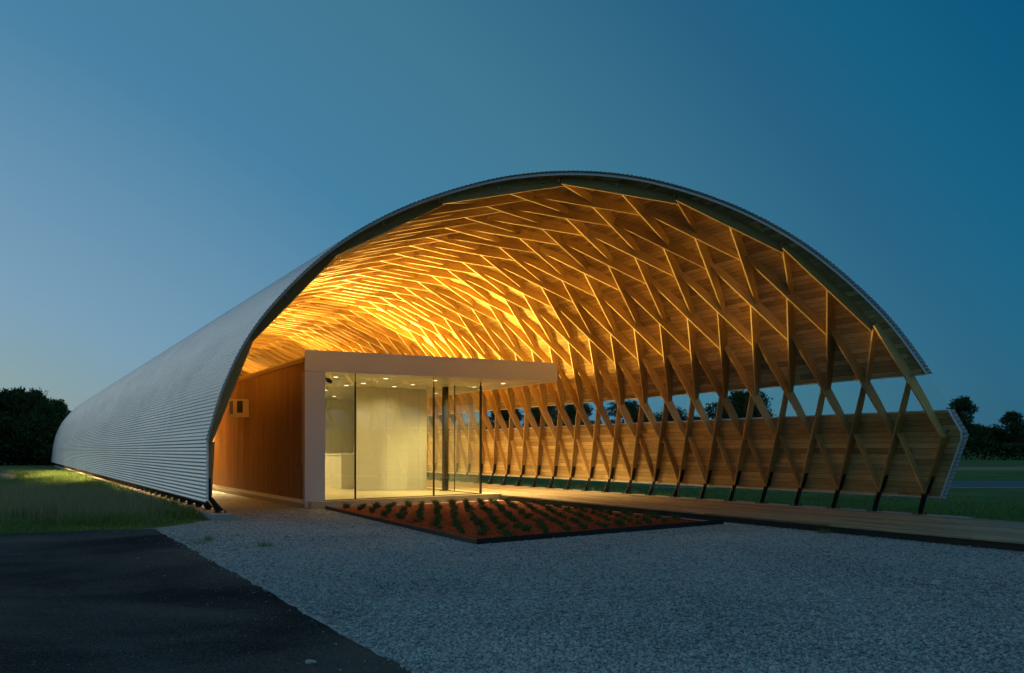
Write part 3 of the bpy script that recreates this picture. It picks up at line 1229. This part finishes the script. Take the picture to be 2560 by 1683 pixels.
# window air conditioner high on the copper wall
ac = thing('air_conditioner', (X0, 17.9, 2.72), 'beige window air conditioner box mounted high on the copper ribbed wall', 'air conditioner')
ax0, ax1, ay0, ay1, az0, az1 = X0 - 0.50, X0 - 0.004, 17.55, 18.25, 2.72, 3.27
mb = MB(); mb.box(ax0, ax1, ay0, ay1, az0, az1); mb.box(ax0 - 0.02, ax1, ay0 - 0.02, ay1 + 0.02, az0 - 0.035, az0 - 0.003)
local(mb.build('casing', M['acbody']), ac)
mb = MB(); mb.box(ax0 + 0.11, ax0 + 0.30, ay0 - 0.004, ay0 + 0.01, az0 + 0.10, az1 - 0.06)
for k in range(9):
    z = az0 + 0.13 + k * 0.04
    mb.box(ax0 + 0.12, ax0 + 0.29, ay0 - 0.010, ay0 - 0.0045, z, z + 0.012)
local(mb.build('grille', M['grille']), ac)
mb = MB(); mb.box(ax0 - 0.004, ax0 + 0.01, ay0 + 0.08, ay1 - 0.08, az0 + 0.06, az1 - 0.05)
for k in range(10):
    z = az0 + 0.09 + k * 0.04
    mb.box(ax0 - 0.010, ax0 - 0.0045, ay0 + 0.09, ay1 - 0.09, z, z + 0.012)
local(mb.build('grille', M['grille']), ac)

# ------------------------------------------------------------------ warm lamps inside the vault
WARM = (1.0, 0.70, 0.15)


def uplight(x, y, z, power, spot=R(165), aim=(0, 0, 1), label='', col=WARM):
    f = thing('floodlight', (x, y, z), label, 'floodlight', 'floodlights lighting the vault')
    mb = MB()
    mb.prism([(-.14, -.08), (.14, -.08), (.14, .08), (-.14, .08)], 0.34, 0.43)
    mb.bar((-.16, 0, 0.0), (-.16, 0, .40), .02, .03); mb.bar((.16, 0, 0), (.16, 0, .40), .02, .03); mb.box(-.17, .17, -.03, .03, 0, 0.012)
    mb.build('housing', M['steel'], f)
    mb = MB(); mb.v += [(-.12, -.06, .433), (.12, -.06, .433), (.12, .06, .433), (-.12, .06, .433)]; mb.face([0, 1, 2, 3])
    mb.build('lens', M['lamp'], f)
    ld = bpy.data.lights.new('floodlight_lamp', 'SPOT')
    ld.energy = power
    ld.color = col
    ld.spot_size = spot
    ld.spot_blend = 1.0
    ld.shadow_soft_size = 0.07
    lo = bpy.data.objects.new('floodlight_lamp', ld)
    C.objects.link(lo)
    lo.location = (x, y, z + 0.50)
    lo.rotation_euler = (-Vector(aim)).to_track_quat('Z', 'Y').to_euler()
    return f


LAMPS = []
for x, y, ax_, pw in ((0.9, 16.0, .50, 4500), (-0.9, 19.5, -.12, 5500), (0.9, 23.5, .42, 21000), (-0.9, 28.5, -.12, 9500), (0.9, 34.5, .40, 15000),
                      (-0.9, 41.5, -.12, 6500), (0.9, 49.5, .40, 6500), (-0.9, 58.0, -.12, 5500)):
    LAMPS.append((x, y, (ax_, -1, 0.36), pw * 1.45, 'roof floodlight aimed forward along the timber vault'))
for k, y in enumerate((17.0, 25.0, 33.0, 42.0, 52.0, 62.0)):
    LAMPS.append((0.0, y, (-0.2, 0.25, 1.0), 150, 'roof floodlight aimed straight up at the timber vault'))
for y, pw in ((15.0, 1500), (21.5, 1500), (30.0, 1200)):
    LAMPS.append((-2.2, y, (-0.9, -0.35, 0.22), pw, 'roof floodlight near the left roof edge aimed at the left side of the vault'))
for x, y, aim, pw, lab in LAMPS:
    uplight(x, y, 4.12, pw, R(130), aim, lab)


def wall_lamp(y, power, z):
    f = thing('wall_light', (X0, y, z), 'small wall light on the copper wall in the left aisle', 'wall light', 'wall lights in the left aisle')
    mb = MB(); mb.box(-.10, 0.0, -.08, .08, 0, .16); mb.build('housing', M['steel'], f)
    mb = MB(); mb.v += [(-.09, -.07, -.003), (-.01, -.07, -.003), (-.01, .07, -.003), (-.09, .07, -.003)]; mb.face([3, 2, 1, 0]); mb.build('lens', M['lamp'], f)
    ld = bpy.data.lights.new('wall_lamp', 'SPOT')
    ld.energy = power
    ld.color = (1.0, 0.66, 0.27)
    ld.spot_size = R(160)
    ld.spot_blend = 0.4
    ld.shadow_soft_size = 0.03
    lo = bpy.data.objects.new('wall_lamp', ld)
    C.objects.link(lo)
    lo.location = (X0 - 0.14, y, z - 0.04)
    lo.rotation_euler = Vector((1.1, 0, 1)).to_track_quat('Z', 'Y').to_euler()


for y, pw, z in ((23.6, 2200, 2.9), (31.0, 500, 2.9), (39.0, 500, 2.9), (40, 6000, .70), (51, 11000, .70), (64, 8000, .70)):
    wall_lamp(y, pw, z)

# ------------------------------------------------------------------ planting bed
bed = thing('planting_bed', (-0.5, 6, 0), 'steel edged bed of red mulch planted with rows of grass', 'planting bed')
BA, BB, BC, BD = (-3.62, 10.45), (-4.22, 0.20), (2.30, 1.50), (2.36, 11.55)
mb = MB()
nn = 26
for j in range(nn + 1):
    for i in range(nn + 1):
        a, c = i / nn, j / nn
        x = (BB[0] * (1 - a) + BC[0] * a) * (1 - c) + (BA[0] * (1 - a) + BD[0] * a) * c
        y = (BB[1] * (1 - a) + BC[1] * a) * (1 - c) + (BA[1] * (1 - a) + BD[1] * a) * c
        e = min(a, c, 1 - a, 1 - c)
        mb.v.append((x, y, 0.03 + 0.05 * min(1, e * 8) + random.uniform(-0.008, 0.008)))
for j in range(nn):
    for i in range(nn):
        a = j * (nn + 1) + i
        mb.face([a, a + 1, a + nn + 2, a + nn + 1])
local(mb.build('mulch', M['mulch'], None, True), bed)
mb = MB()
mb.bar((*BA, 0.04), (*BB, 0.04), 0.012, 0.10); mb.bar((*BB, 0.045), (*BC, 0.045), 0.012, 0.11)
local(mb.build('edging', M['steel']), bed)
m = MB(); m.v += [(-3.55, 10.47, 0.011), (2.45, 11.57, 0.011), (2.60, 12.25, 0.011), (-3.46, 10.61, 0.011)]; m.face([0, 1, 2, 3])
struct('pale_gravel_strip', m, M['whitegravel'])


def blades(n, cx, cy, rx, ry, hmin, hmax, width, lean, rng, zfun=None):
    """arrays for n bent grass blades"""
    x = cx + rng.uniform(-rx, rx, n); y = cy + rng.uniform(-ry, ry, n)
    return blade_arrays(x, y, np.zeros(n), rng.uniform(hmin, hmax, n), width, lean, rng)


def blade_arrays(x, y, z, h, width, lean, rng):
    n = len(x)
    a = rng.uniform(0, 2 * math.pi, n)
    ln = h * lean * rng.uniform(0.2, 1.0, n)
    dx, dy = np.cos(a), np.sin(a)
    f = rng.uniform(0, 2 * math.pi, n)
    wx, wy = np.cos(f) * width / 2, np.sin(f) * width / 2
    V = np.empty((n, 5, 3), dtype=np.float32)
    V[:, 0] = np.stack([x - wx, y - wy, z], 1)
    V[:, 1] = np.stack([x + wx, y + wy, z], 1)
    mx, my, mz = x + dx * ln * .35, y + dy * ln * .35, z + h * .6
    V[:, 2] = np.stack([mx + wx * .8, my + wy * .8, mz], 1)
    V[:, 3] = np.stack([mx - wx * .8, my - wy * .8, mz], 1)
    V[:, 4] = np.stack([x + dx * ln, y + dy * ln, z + h], 1)
    idx = np.arange(n)[:, None] * 5
    loops = np.concatenate([idx + np.array([[0, 1, 2, 3]]), idx + np.array([[3, 2, 4]])], 1).ravel()
    fn = np.tile([4, 3], n)
    return V.reshape(-1, 3), fn, loops


# clumps of border grass, every clump its own object
protos = []
for i in range(5):
    rng = np.random.default_rng(50 + i)
    n = 90
    r = 0.09 * np.sqrt(rng.uniform(0, 1, n)); a = rng.uniform(0, 6.283, n)
    h = rng.uniform(0.10, 0.24, n)
    V, fn, lp = blade_arrays(r * np.cos(a), r * np.sin(a), np.full(n, -0.01), h, 0.009, 1.0, rng)
    # splay outwards
    o = np_mesh('grass_clump', V, fn, lp, M['tuft'])
    protos.append(o)


def inside(p, poly):
    x, y = p
    c = False
    for i in range(len(poly)):
        x1_, y1_ = poly[i]; x2_, y2_ = poly[i - 1]
        if (y1_ > y) != (y2_ > y) and x < (x2_ - x1_) * (y - y1_) / (y2_ - y1_) + x1_:
            c = not c
    return c


rd = Vector((0.407, 0.917)).normalized()
rp = Vector((rd.y, -rd.x))
spots = []
inner = [(BA[0] + .2, BA[1] - .25), (BB[0] + .25, BB[1] + .3), (BC[0] - .25, BC[1] + .25), (BD[0] - .2, BD[1] - .25)]
org = Vector((-3.9, 0.5))
for r in range(-30, 40):
    for q in range(-6, 26):
        pnt = org + rp * (r * 0.40) + rd * (q * 0.66 + (0.33 if r % 2 else 0))
        pnt = pnt + Vector((random.uniform(-.05, .05), random.uniform(-.09, .09)))
        if inside((pnt.x, pnt.y), inner):
            spots.append(pnt)
for i, pnt in enumerate(spots):
    src = protos[i % 5]
    o = src if i < 5 else src.copy()
    if i >= 5:
        C.objects.link(o)
    o.location = (pnt.x, pnt.y, 0.075)
    s = random.uniform(0.6, 1.0)
    o.scale = (s, s, s * random.uniform(0.55, 0.85))
    o.rotation_euler = (0, 0, random.uniform(0, 6.28))
    tag(o, 'dark green grass clump planted in a row in the red mulch bed', 'grass clump', 'grass clumps in the mulch bed')

# ------------------------------------------------------------------ lawn and loose stones
rng = np.random.default_rng(11)


def scatter(n, x0, x1, y0, y1, dens):
    x = rng.uniform(x0, x1, n); y = rng.uniform(y0, y1, n)
    keep = rng.uniform(0, 1, n) < dens(x, y)
    return x[keep], y[keep]


def left_d(x, y):
    ok = (x < -7.02 + 0.06 * np.sin(y * 3)) & (y > 6.1 - (x + 8.5) * 0.085)
    ok &= ~((x > -8.5) & (y < 8.0 + (-7.0 - x) * 1.2 - 1.9 * 0))
    ok &= ~((x < -10.6) & (y > 42) & (y < 62))
    d = 20 / (y + 14)
    return np.where(ok, np.clip(d ** 1.3, 0, 1), 0)


def ok_edge(x, y):
    return y > 6.0 + np.maximum(0, (x + 8.5)) * 1.25 - np.minimum(0, x + 8.5) * 0.085


def left_d(x, y):
    ok = (x < -7.05) & ok_edge(x, y) & ~((x < -10.6) & (y > 42) & (y < 62))
    return np.where(ok, np.clip((20.0 / (y + 13)) ** 1.5, 0, 1), 0)


x, y = scatter(420000, -19, -7.05, 5.8, 60, left_d)
clump = 0.5 + 0.5 * np.sin(x * 1.7 + np.sin(y * 0.9) * 2) * np.sin(y * 1.3 + 1.0)
h = (0.06 + 0.22 * clump) * rng.uniform(0.5, 1.25, len(x))
edge = np.clip((y - (6.0 + np.maximum(0, (x + 8.5)) * 1.25)) / 1.6, 0.25, 1)
V, fn, lp = blade_arrays(x, y, np.zeros(len(x)), h * edge, 0.012, 0.9, rng)
tag(np_mesh('grass', V, fn, lp, M['grass']), 'rough green grass growing beside the corrugated wall', 'grass', None, 'stuff')


def dry_d(x, y):
    ok = (x < -7.6) & ok_edge(x, y - 1.4)
    c = np.exp(-((x + 9.6) ** 2 / 3.5 + (y - 13.5) ** 2 / 22)) + 0.5 * np.exp(-((x + 12) ** 2 / 6 + (y - 18) ** 2 / 30))
    return np.where(ok, np.clip(c, 0, 1), 0)


x, y = scatter(90000, -16, -7.6, 7, 30, dry_d)
V, fn, lp = blade_arrays(x, y, np.zeros(len(x)), rng.uniform(0.3, 0.62, len(x)), 0.006, 0.6, rng)
tag(np_mesh('seeding_grass', V, fn, lp, M['drygrass']), 'taller pale seeding grass standing out of the lawn', 'grass', None, 'stuff')


def right_d(x, y):
    return np.clip((16.0 / (np.abs(y) + 14)) ** 1.2, 0, 1) * np.clip(1.3 - (x - 6.95) / 9, 0.1, 1)


x, y = scatter(150000, 6.93, 18, -14, 50, right_d)
h = rng.uniform(0.04, 0.13, len(x))
V, fn, lp = blade_arrays(x, y, np.zeros(len(x)), h, 0.012, 0.9, rng)
tag(np_mesh('grass', V, fn, lp, M['grass']), 'short grass beyond the steel feet on the right', 'grass', None, 'stuff')
x, y = scatter(9000, 6.95, 7.6, -1, 45, lambda x, y: 0.5 + 0.5 * np.sin(y * 2.1) * np.sin(y * 0.7 + 1))
V, fn, lp = blade_arrays(x, y, np.zeros(len(x)), rng.uniform(0.12, 0.38, len(x)), 0.009, 0.8, rng)
tag(np_mesh('long_grass', V, fn, lp, M['grass']), 'long tufty grass along the right foundation under the wall', 'grass', None, 'stuff')

# weeds on the gravel
for (wx, wy, nb_, lab) in ((-7.99, 3.04, 60, 'low green weed patch in the gravel beside the asphalt edge'),
                           (-8.25, 2.5, 30, 'smallest weed sprig, right at the asphalt edge'),
                           (-7.40, 1.55, 90, 'brightest weed tuft on open gravel left of the mulch bed'),
                           (2.45, -1.1, 120, 'grassy weed tuft under the front edge of the boardwalk')):
    r2 = np.random.default_rng(int(abs(wx) * 100))
    V, fn, lp = blade_arrays(r2.normal(0, .07, nb_), r2.normal(0, .05, nb_), np.zeros(nb_), r2.uniform(.04, .12, nb_), 0.008, 1.4, r2)
    o = np_mesh('weed', V, fn, lp, M['grass'])
    o.location = (wx, wy, 0.0)
    tag(o, lab, 'weed')


def stones(n, xf, yf, smin, smax, name, label, mat):
    x, y = xf, yf
    n = len(x)
    s = rng.uniform(smin, smax, n) ** 1.0
    base = np.array([[1, 0, 0], [-1, 0, 0], [0, 1, 0], [0, -1, 0], [0, 0, 1], [0, 0, -1]], dtype=np.float32)
    J = rng.uniform(0.6, 1.25, (n, 6, 1))
    a = rng.uniform(0, 6.283, n)
    q = base[None] * J
    q = q + rng.uniform(-.35, .35, (n, 6, 3))
    sc = np.stack([s * rng.uniform(.8, 1.4, n), s * rng.uniform(.7, 1.1, n), s * rng.uniform(.45, .8, n)], 1)[:, None]
    q = q * sc
    ca, sa = np.cos(a)[:, None], np.sin(a)[:, None]
    X = q[..., 0] * ca - q[..., 1] * sa; Y = q[..., 0] * sa + q[..., 1] * ca
    tilt = rng.uniform(-.6, .6, n)[:, None]
    Z = q[..., 2] + X * tilt * 0.5
    V = np.stack([X + x[:, None], Y + y[:, None], Z + (s * 0.25)[:, None] + 0.004], -1).reshape(-1, 3)
    tri = np.array([[0, 2, 4], [2, 1, 4], [1, 3, 4], [3, 0, 4], [2, 0, 5], [1, 2, 5], [3, 1, 5], [0, 3, 5]])
    loops = (np.arange(n)[:, None, None] * 6 + tri[None]).ravel()
    o = np_mesh(name, V, np.full(n * 8, 3), loops, mat)
    return tag(o, label, 'gravel', None, 'stuff')


# loose stones where the camera can tell them apart: in front of it, thinning with distance
nS = 150000
Yd = 5.0 / (1 - rng.uniform(0, 0.80, nS))
Xd = rng.uniform(-0.62, 0.62, nS) * Yd
sx_ = cp.x + cr.x * Xd + cf.x * Yd
sy_ = cp.y + cr.y * Xd + cf.y * Yd
ok = (sx_ > -8.5 + rng.normal(0, .05, nS)) & (sx_ < 2.75)
bedp = [(BA[0] - .03, BA[1] + .1), (BB[0] - .03, BB[1] - .03), (BC[0] + .03, BC[1] - .03), (BD[0] + .03, BD[1] + .1)]
# reject the bed and the building by half-planes
def hp(a, b_, x, y):
    return (b_[0] - a[0]) * (y - a[1]) - (b_[1] - a[1]) * (x - a[0])
inb = (hp(bedp[0], bedp[1], sx_, sy_) > 0) & (hp(bedp[1], bedp[2], sx_, sy_) > 0) & (hp(bedp[2], bedp[3], sx_, sy_) > 0)
ok &= ~inb & ~((sx_ > -4.1) & (sy_ > 10.2)) & ~((sx_ < -7.0) & (sy_ > 6.0 + (sx_ + 8.5) * 1.25))
ok &= ~((sx_ < -6.5) & (sy_ > 7.7))
sx_, sy_ = sx_[ok], sy_[ok]
stones(0, sx_, sy_, 0.009, 0.024, 'gravel_stones', 'loose grey gravel stones in front of the shelter', M['stone'])
nA = 700
ax = -8.5 - np.abs(rng.exponential(0.32, nA)); ay = rng.uniform(-9, 6, nA)
stones(0, ax, ay, 0.005, 0.013, 'scattered_stones', 'stray gravel stones scattered over the asphalt edge', M['stone'])
for (px_, py_, r_, lab) in ((-9.13, -6.89, 0.032, 'pale round stone lying alone on the dark asphalt'), (-1.58, -6.5, 0.055, 'large pale flat stone lying on the gravel at right')):
    bpy.ops.mesh.primitive_ico_sphere_add(subdivisions=3, radius=r_, location=(px_, py_, r_ * 0.5))
    o = bpy.context.object
    o.name = 'stone'
    o.scale = (1.3, 0.9, 0.62)
    for v in o.data.vertices:
        v.co *= 1 + 0.18 * math.sin(v.co.x * 90 + v.co.y * 60) * math.cos(v.co.z * 80 + 1)
    o.data.materials.append(M['pebble'])
    tag(o, lab, 'stone')
mb = MB()
mb.tube([(-7.18, 16.2, .16), (-7.25, 14.6, .12), (-7.28, 12.6, .10), (-7.40, 11.2, .07), (-7.46, 10.6, .11), (-7.50, 9.4, .07), (-7.52, 9.0, .03)], 0.014, 8)
tag(mb.build('pipe', M['pvc'], None, True), 'thin white plastic pipe lying in the grass by the foundation', 'pipe')


# ------------------------------------------------------------------ trees
def tree_mesh(seed, H, Rw, nleaf, leaf, trunk_h=0.3, blobs=9, flat=0.75, bare=0):
    rg = np.random.default_rng(seed)
    rd_ = random.Random(seed)
    tb = MB()
    pts = [(0, 0, -0.3), (0.1 * Rw * rd_.uniform(-.5, .5), 0, H * 0.25), (0.12 * Rw * rd_.uniform(-1, 1), .1 * Rw * rd_.uniform(-1, 1), H * 0.6), (0, 0, H * 0.82)]
    tb.tube(pts, H * 0.03, 8, H * 0.008)
    cents = []
    for i in range(blobs):
        a = rd_.uniform(0, 6.283)
        zz = H * rd_.uniform(trunk_h + .12, 0.9)
        prof = math.sin(math.pi * min(1, max(0.12, (zz / H - trunk_h) / (1.05 - trunk_h)))) ** 0.6
        rr = Rw * rd_.uniform(0.2, 0.75) * prof
        c = (rr * math.cos(a), rr * math.sin(a), zz)
        cents.append((c, Rw * rd_.uniform(0.28, 0.48)))
        mid = (c[0] * .45, c[1] * .45, zz - H * .13)
        tb.tube([(0, 0, max(H * .18, zz - H * .3)), mid, c], H * 0.011, 6, H * 0.003)
    cents.append(((0, 0, H * .86), Rw * .34))
    for i in range(bare):
        a = rd_.uniform(0, 6.28)
        e = (Rw * .3 * math.cos(a), Rw * .3 * math.sin(a), H * rd_.uniform(.98, 1.12))
        tb.tube([(0, 0, H * .7), (e[0] * .5, e[1] * .5, H * .9), e], H * .006, 5, H * .002)
    n = nleaf
    ci = rg.integers(0, len(cents), n)
    cc = np.array([c for c, r in cents])[ci]; cr_ = np.array([r for c, r in cents])[ci]
    d = rg.normal(0, 1, (n, 3)); d /= np.linalg.norm(d, axis=1)[:, None]
    rad = cr_ * rg.uniform(0.35, 1.08, n) ** 0.6
    # ragged surface
    wob = 1 + 0.22 * np.sin(d[:, 0] * 7 + ci) * np.sin(d[:, 1] * 6 + ci * 2) + 0.15 * np.sin(d[:, 2] * 11)
    p = cc + d * (rad * wob)[:, None] * np.array([1, 1, flat])
    s = leaf * rg.uniform(.6, 1.4, n)
    t1 = rg.normal(0, 1, (n, 3)); t1 /= np.linalg.norm(t1, axis=1)[:, None]
    t2 = np.cross(t1, rg.normal(0, 1, (n, 3))); t2 /= np.linalg.norm(t2, axis=1)[:, None]
    V = np.stack([p - t1 * s[:, None], p + t2 * (s * .45)[:, None], p + t1 * s[:, None], p - t2 * (s * .45)[:, None]], 1).reshape(-1, 3)
    return tb, V


def make_tree(name, seed, H, Rw, nleaf, leaf, mat, **kw):
    tb, V = tree_mesh(seed, H, Rw, nleaf, leaf, **kw)
    t_ = tb.build('trunk', M['bark'], None, True)
    n = len(V) // 4
    cw = np_mesh('crown', V, np.full(n, 4), np.arange(n * 4), mat)
    return t_, cw


def place_tree(proto, loc, scale, rot, label, cat, group, name):
    f = thing(name, loc, label, cat, group)
    f.rotation_euler = (0, 0, rot)
    f.scale = scale
    for o in proto[0]:
        if proto[1]:
            c = o.copy(); C.objects.link(c)
        else:
            c = o
        c.parent = f
    proto[1] = True
    return f


TP = [[make_tree('a', 1, 8.0, 3.8, 9000, 0.17, M['leaf']), False], [make_tree('b', 2, 8.5, 3.4, 9000, 0.17, M['leaf'], trunk_h=.2, blobs=12), False],
      [make_tree('c', 3, 7.0, 4.0, 9000, 0.16, M['leaf2'], trunk_h=.12, blobs=12, bare=5), False]]
BP = [[make_tree('d', 14, 3.4, 2.8, 7000, 0.13, M['leaf2'], trunk_h=.02, blobs=12, flat=.8), False]]
# dark wood at the far left: (X, Y in camera ground coordinates)
LT = [(2, 104, 1, 1.0, 'leftmost tall tree of the dark wood at far left'), (48, 106, 0, 1.12, 'broad tree second from the left edge of the wood'),
      (100, 110, 2, 1.16, 'tree with bare twigs sticking out of its top, left wood'), (146, 104, 0, .93, 'rounded tree next to the far end of the metal wall'),
      (-20, 112, 2, 1.1, 'tree half hidden behind the left edge of the wood'), (76, 114, 1, 1.08, 'tree at the back of the dark left wood'), (122, 101, 1, .80, 'lower tree in front of the rounded one, left wood')]
for i, (px_, Y, k, s, lab) in enumerate(LT):
    X = (px_ - 1280) / 2303.63 * Y
    place_tree(TP[k], camxy(X, Y), (s * .66, s * .66, s), i * 1.3 + .4, lab, 'tree', 'trees of the dark wood at far left', 'tree')
BL = ['bush at the very left edge under the dark wood', 'second bush from the left under the dark wood', 'middle bush under the dark wood', 'fourth bush from the left under the dark wood',
      'bush touching the far end of the corrugated wall', 'bush behind the far end of the corrugated wall']
for i, px_ in enumerate((0, 34, 66, 96, 124, 150)):
    s = random.uniform(1.1, 1.4)
    Y = 98 + (i % 2) * 2
    place_tree(BP[0], camxy((px_ - 1280) / 2303.63 * Y, Y), (s, s, s), i * 2.1, BL[i], 'bush', 'bushes under the dark wood', 'bush')
# trees across the road, through the window band and right of the shelter
RT = [(5, 150, 0, 1.2), (11, 145, 1, 1.1), (19, 150, 0, 1.25), (24, 140, 2, 1.1), (29.5, 150, 1, .85), (34.5, 145, 0, 1.15), (37.5, 150, 1, 1.28), (42, 152, 2, .8), (53, 165, 2, .75), (66, 170, 0, .8), (71, 165, 1, .7),
      (-2, 155, 1, 1.1), (-10, 150, 0, 1.2), (-20, 150, 2, 1.2), (84, 180, 0, .85)]
for i, (X, Y, k, s) in enumerate(RT):
    lab = 'distant dark tree seen through the window band of the right wall'
    place_tree(TP[k], camxy(X * 1.0, Y), (s * 1.15, s * 1.15, s * random.uniform(.92, 1.05)), i * 1.7, lab, 'tree', 'distant trees behind the window band', 'tree')
RR = [(114.5, 235, 1, 1.25, 1.62, 'tall rounded tree just right of the shelter end'), (108, 240, 0, 1.0, 1.05, 'lower tree between the shelter edge and the tall rounded tree'),
      (121.5, 245, 0, 1.1, .92, 'low tree just right of the tall rounded one'), (127.5, 250, 2, 1.2, .95, 'low spreading tree, second right of the tall rounded one'),
      (133.5, 245, 1, 1.1, 1.22, 'bushy topped tree near the right picture edge'), (140, 240, 0, 1.2, 1.1, 'tree cut by the right picture edge')]
for i, (X, Y, k, s, sz, lab) in enumerate(RR):
    place_tree(TP[k], camxy(X, Y, 1.6), (s, s, sz), i * 2.3, lab, 'tree', 'trees on the field edge at right', 'tree')
for i, X in enumerate((104, 110, 115, 119, 124, 129, 134, 139)):
    s = random.uniform(1.3, 1.9)
    place_tree(BP[0], camxy(X, 236 + (i % 3) * 3, 1.6), (s * 1.3, s * 1.3, s), i * 1.1, 'dark bush in the thicket under the field trees at right', 'bush', 'bushes under the field trees at right', 'bush')
# overgrown hedge across the road
hd = thing('hedge', camxy(95, 150), 'overgrown dark hedge beyond the road at the right edge', 'hedge')
rg = np.random.default_rng(77)
n = 16000
X = rg.uniform(70, 150, n); hgt = 3.6 + 1.2 * np.sin(X * .21) * np.sin(X * .083 + 1) + .4 * np.sin(X * 1.1)
hgt = np.where((X > 92) & (X < 97), hgt + 2.0, hgt)
Z = rg.uniform(0, 1, n) ** .6 * hgt
Yh = 150 + rg.normal(0, 1.0, n) - Z * .1
p = np.stack([cp.x + cr.x * X + cf.x * Yh, cp.y + cr.y * X + cf.y * Yh, Z], 1)
s = .24 * rg.uniform(.6, 1.4, n)
t1 = rg.normal(0, 1, (n, 3)); t1 /= np.linalg.norm(t1, axis=1)[:, None]
t2 = np.cross(t1, rg.normal(0, 1, (n, 3))); t2 /= np.linalg.norm(t2, axis=1)[:, None]
V = np.stack([p - t1 * s[:, None], p + t2 * (s * .6)[:, None], p + t1 * s[:, None], p - t2 * (s * .6)[:, None]], 1).reshape(-1, 3)
local(np_mesh('foliage', V, np.full(n, 4), np.arange(n * 4), M['leaf2']), hd)
mb = MB()
for i in range(40):
    q = camxy(70 + 2 * i, 150.3)
    mb.tube([(q[0], q[1], -.2), (q[0] + .2, q[1], 1.4), (q[0] - .1, q[1] + .2, 2.8)], .06, 5, .02)
local(mb.build('stems', M['bark']), hd)
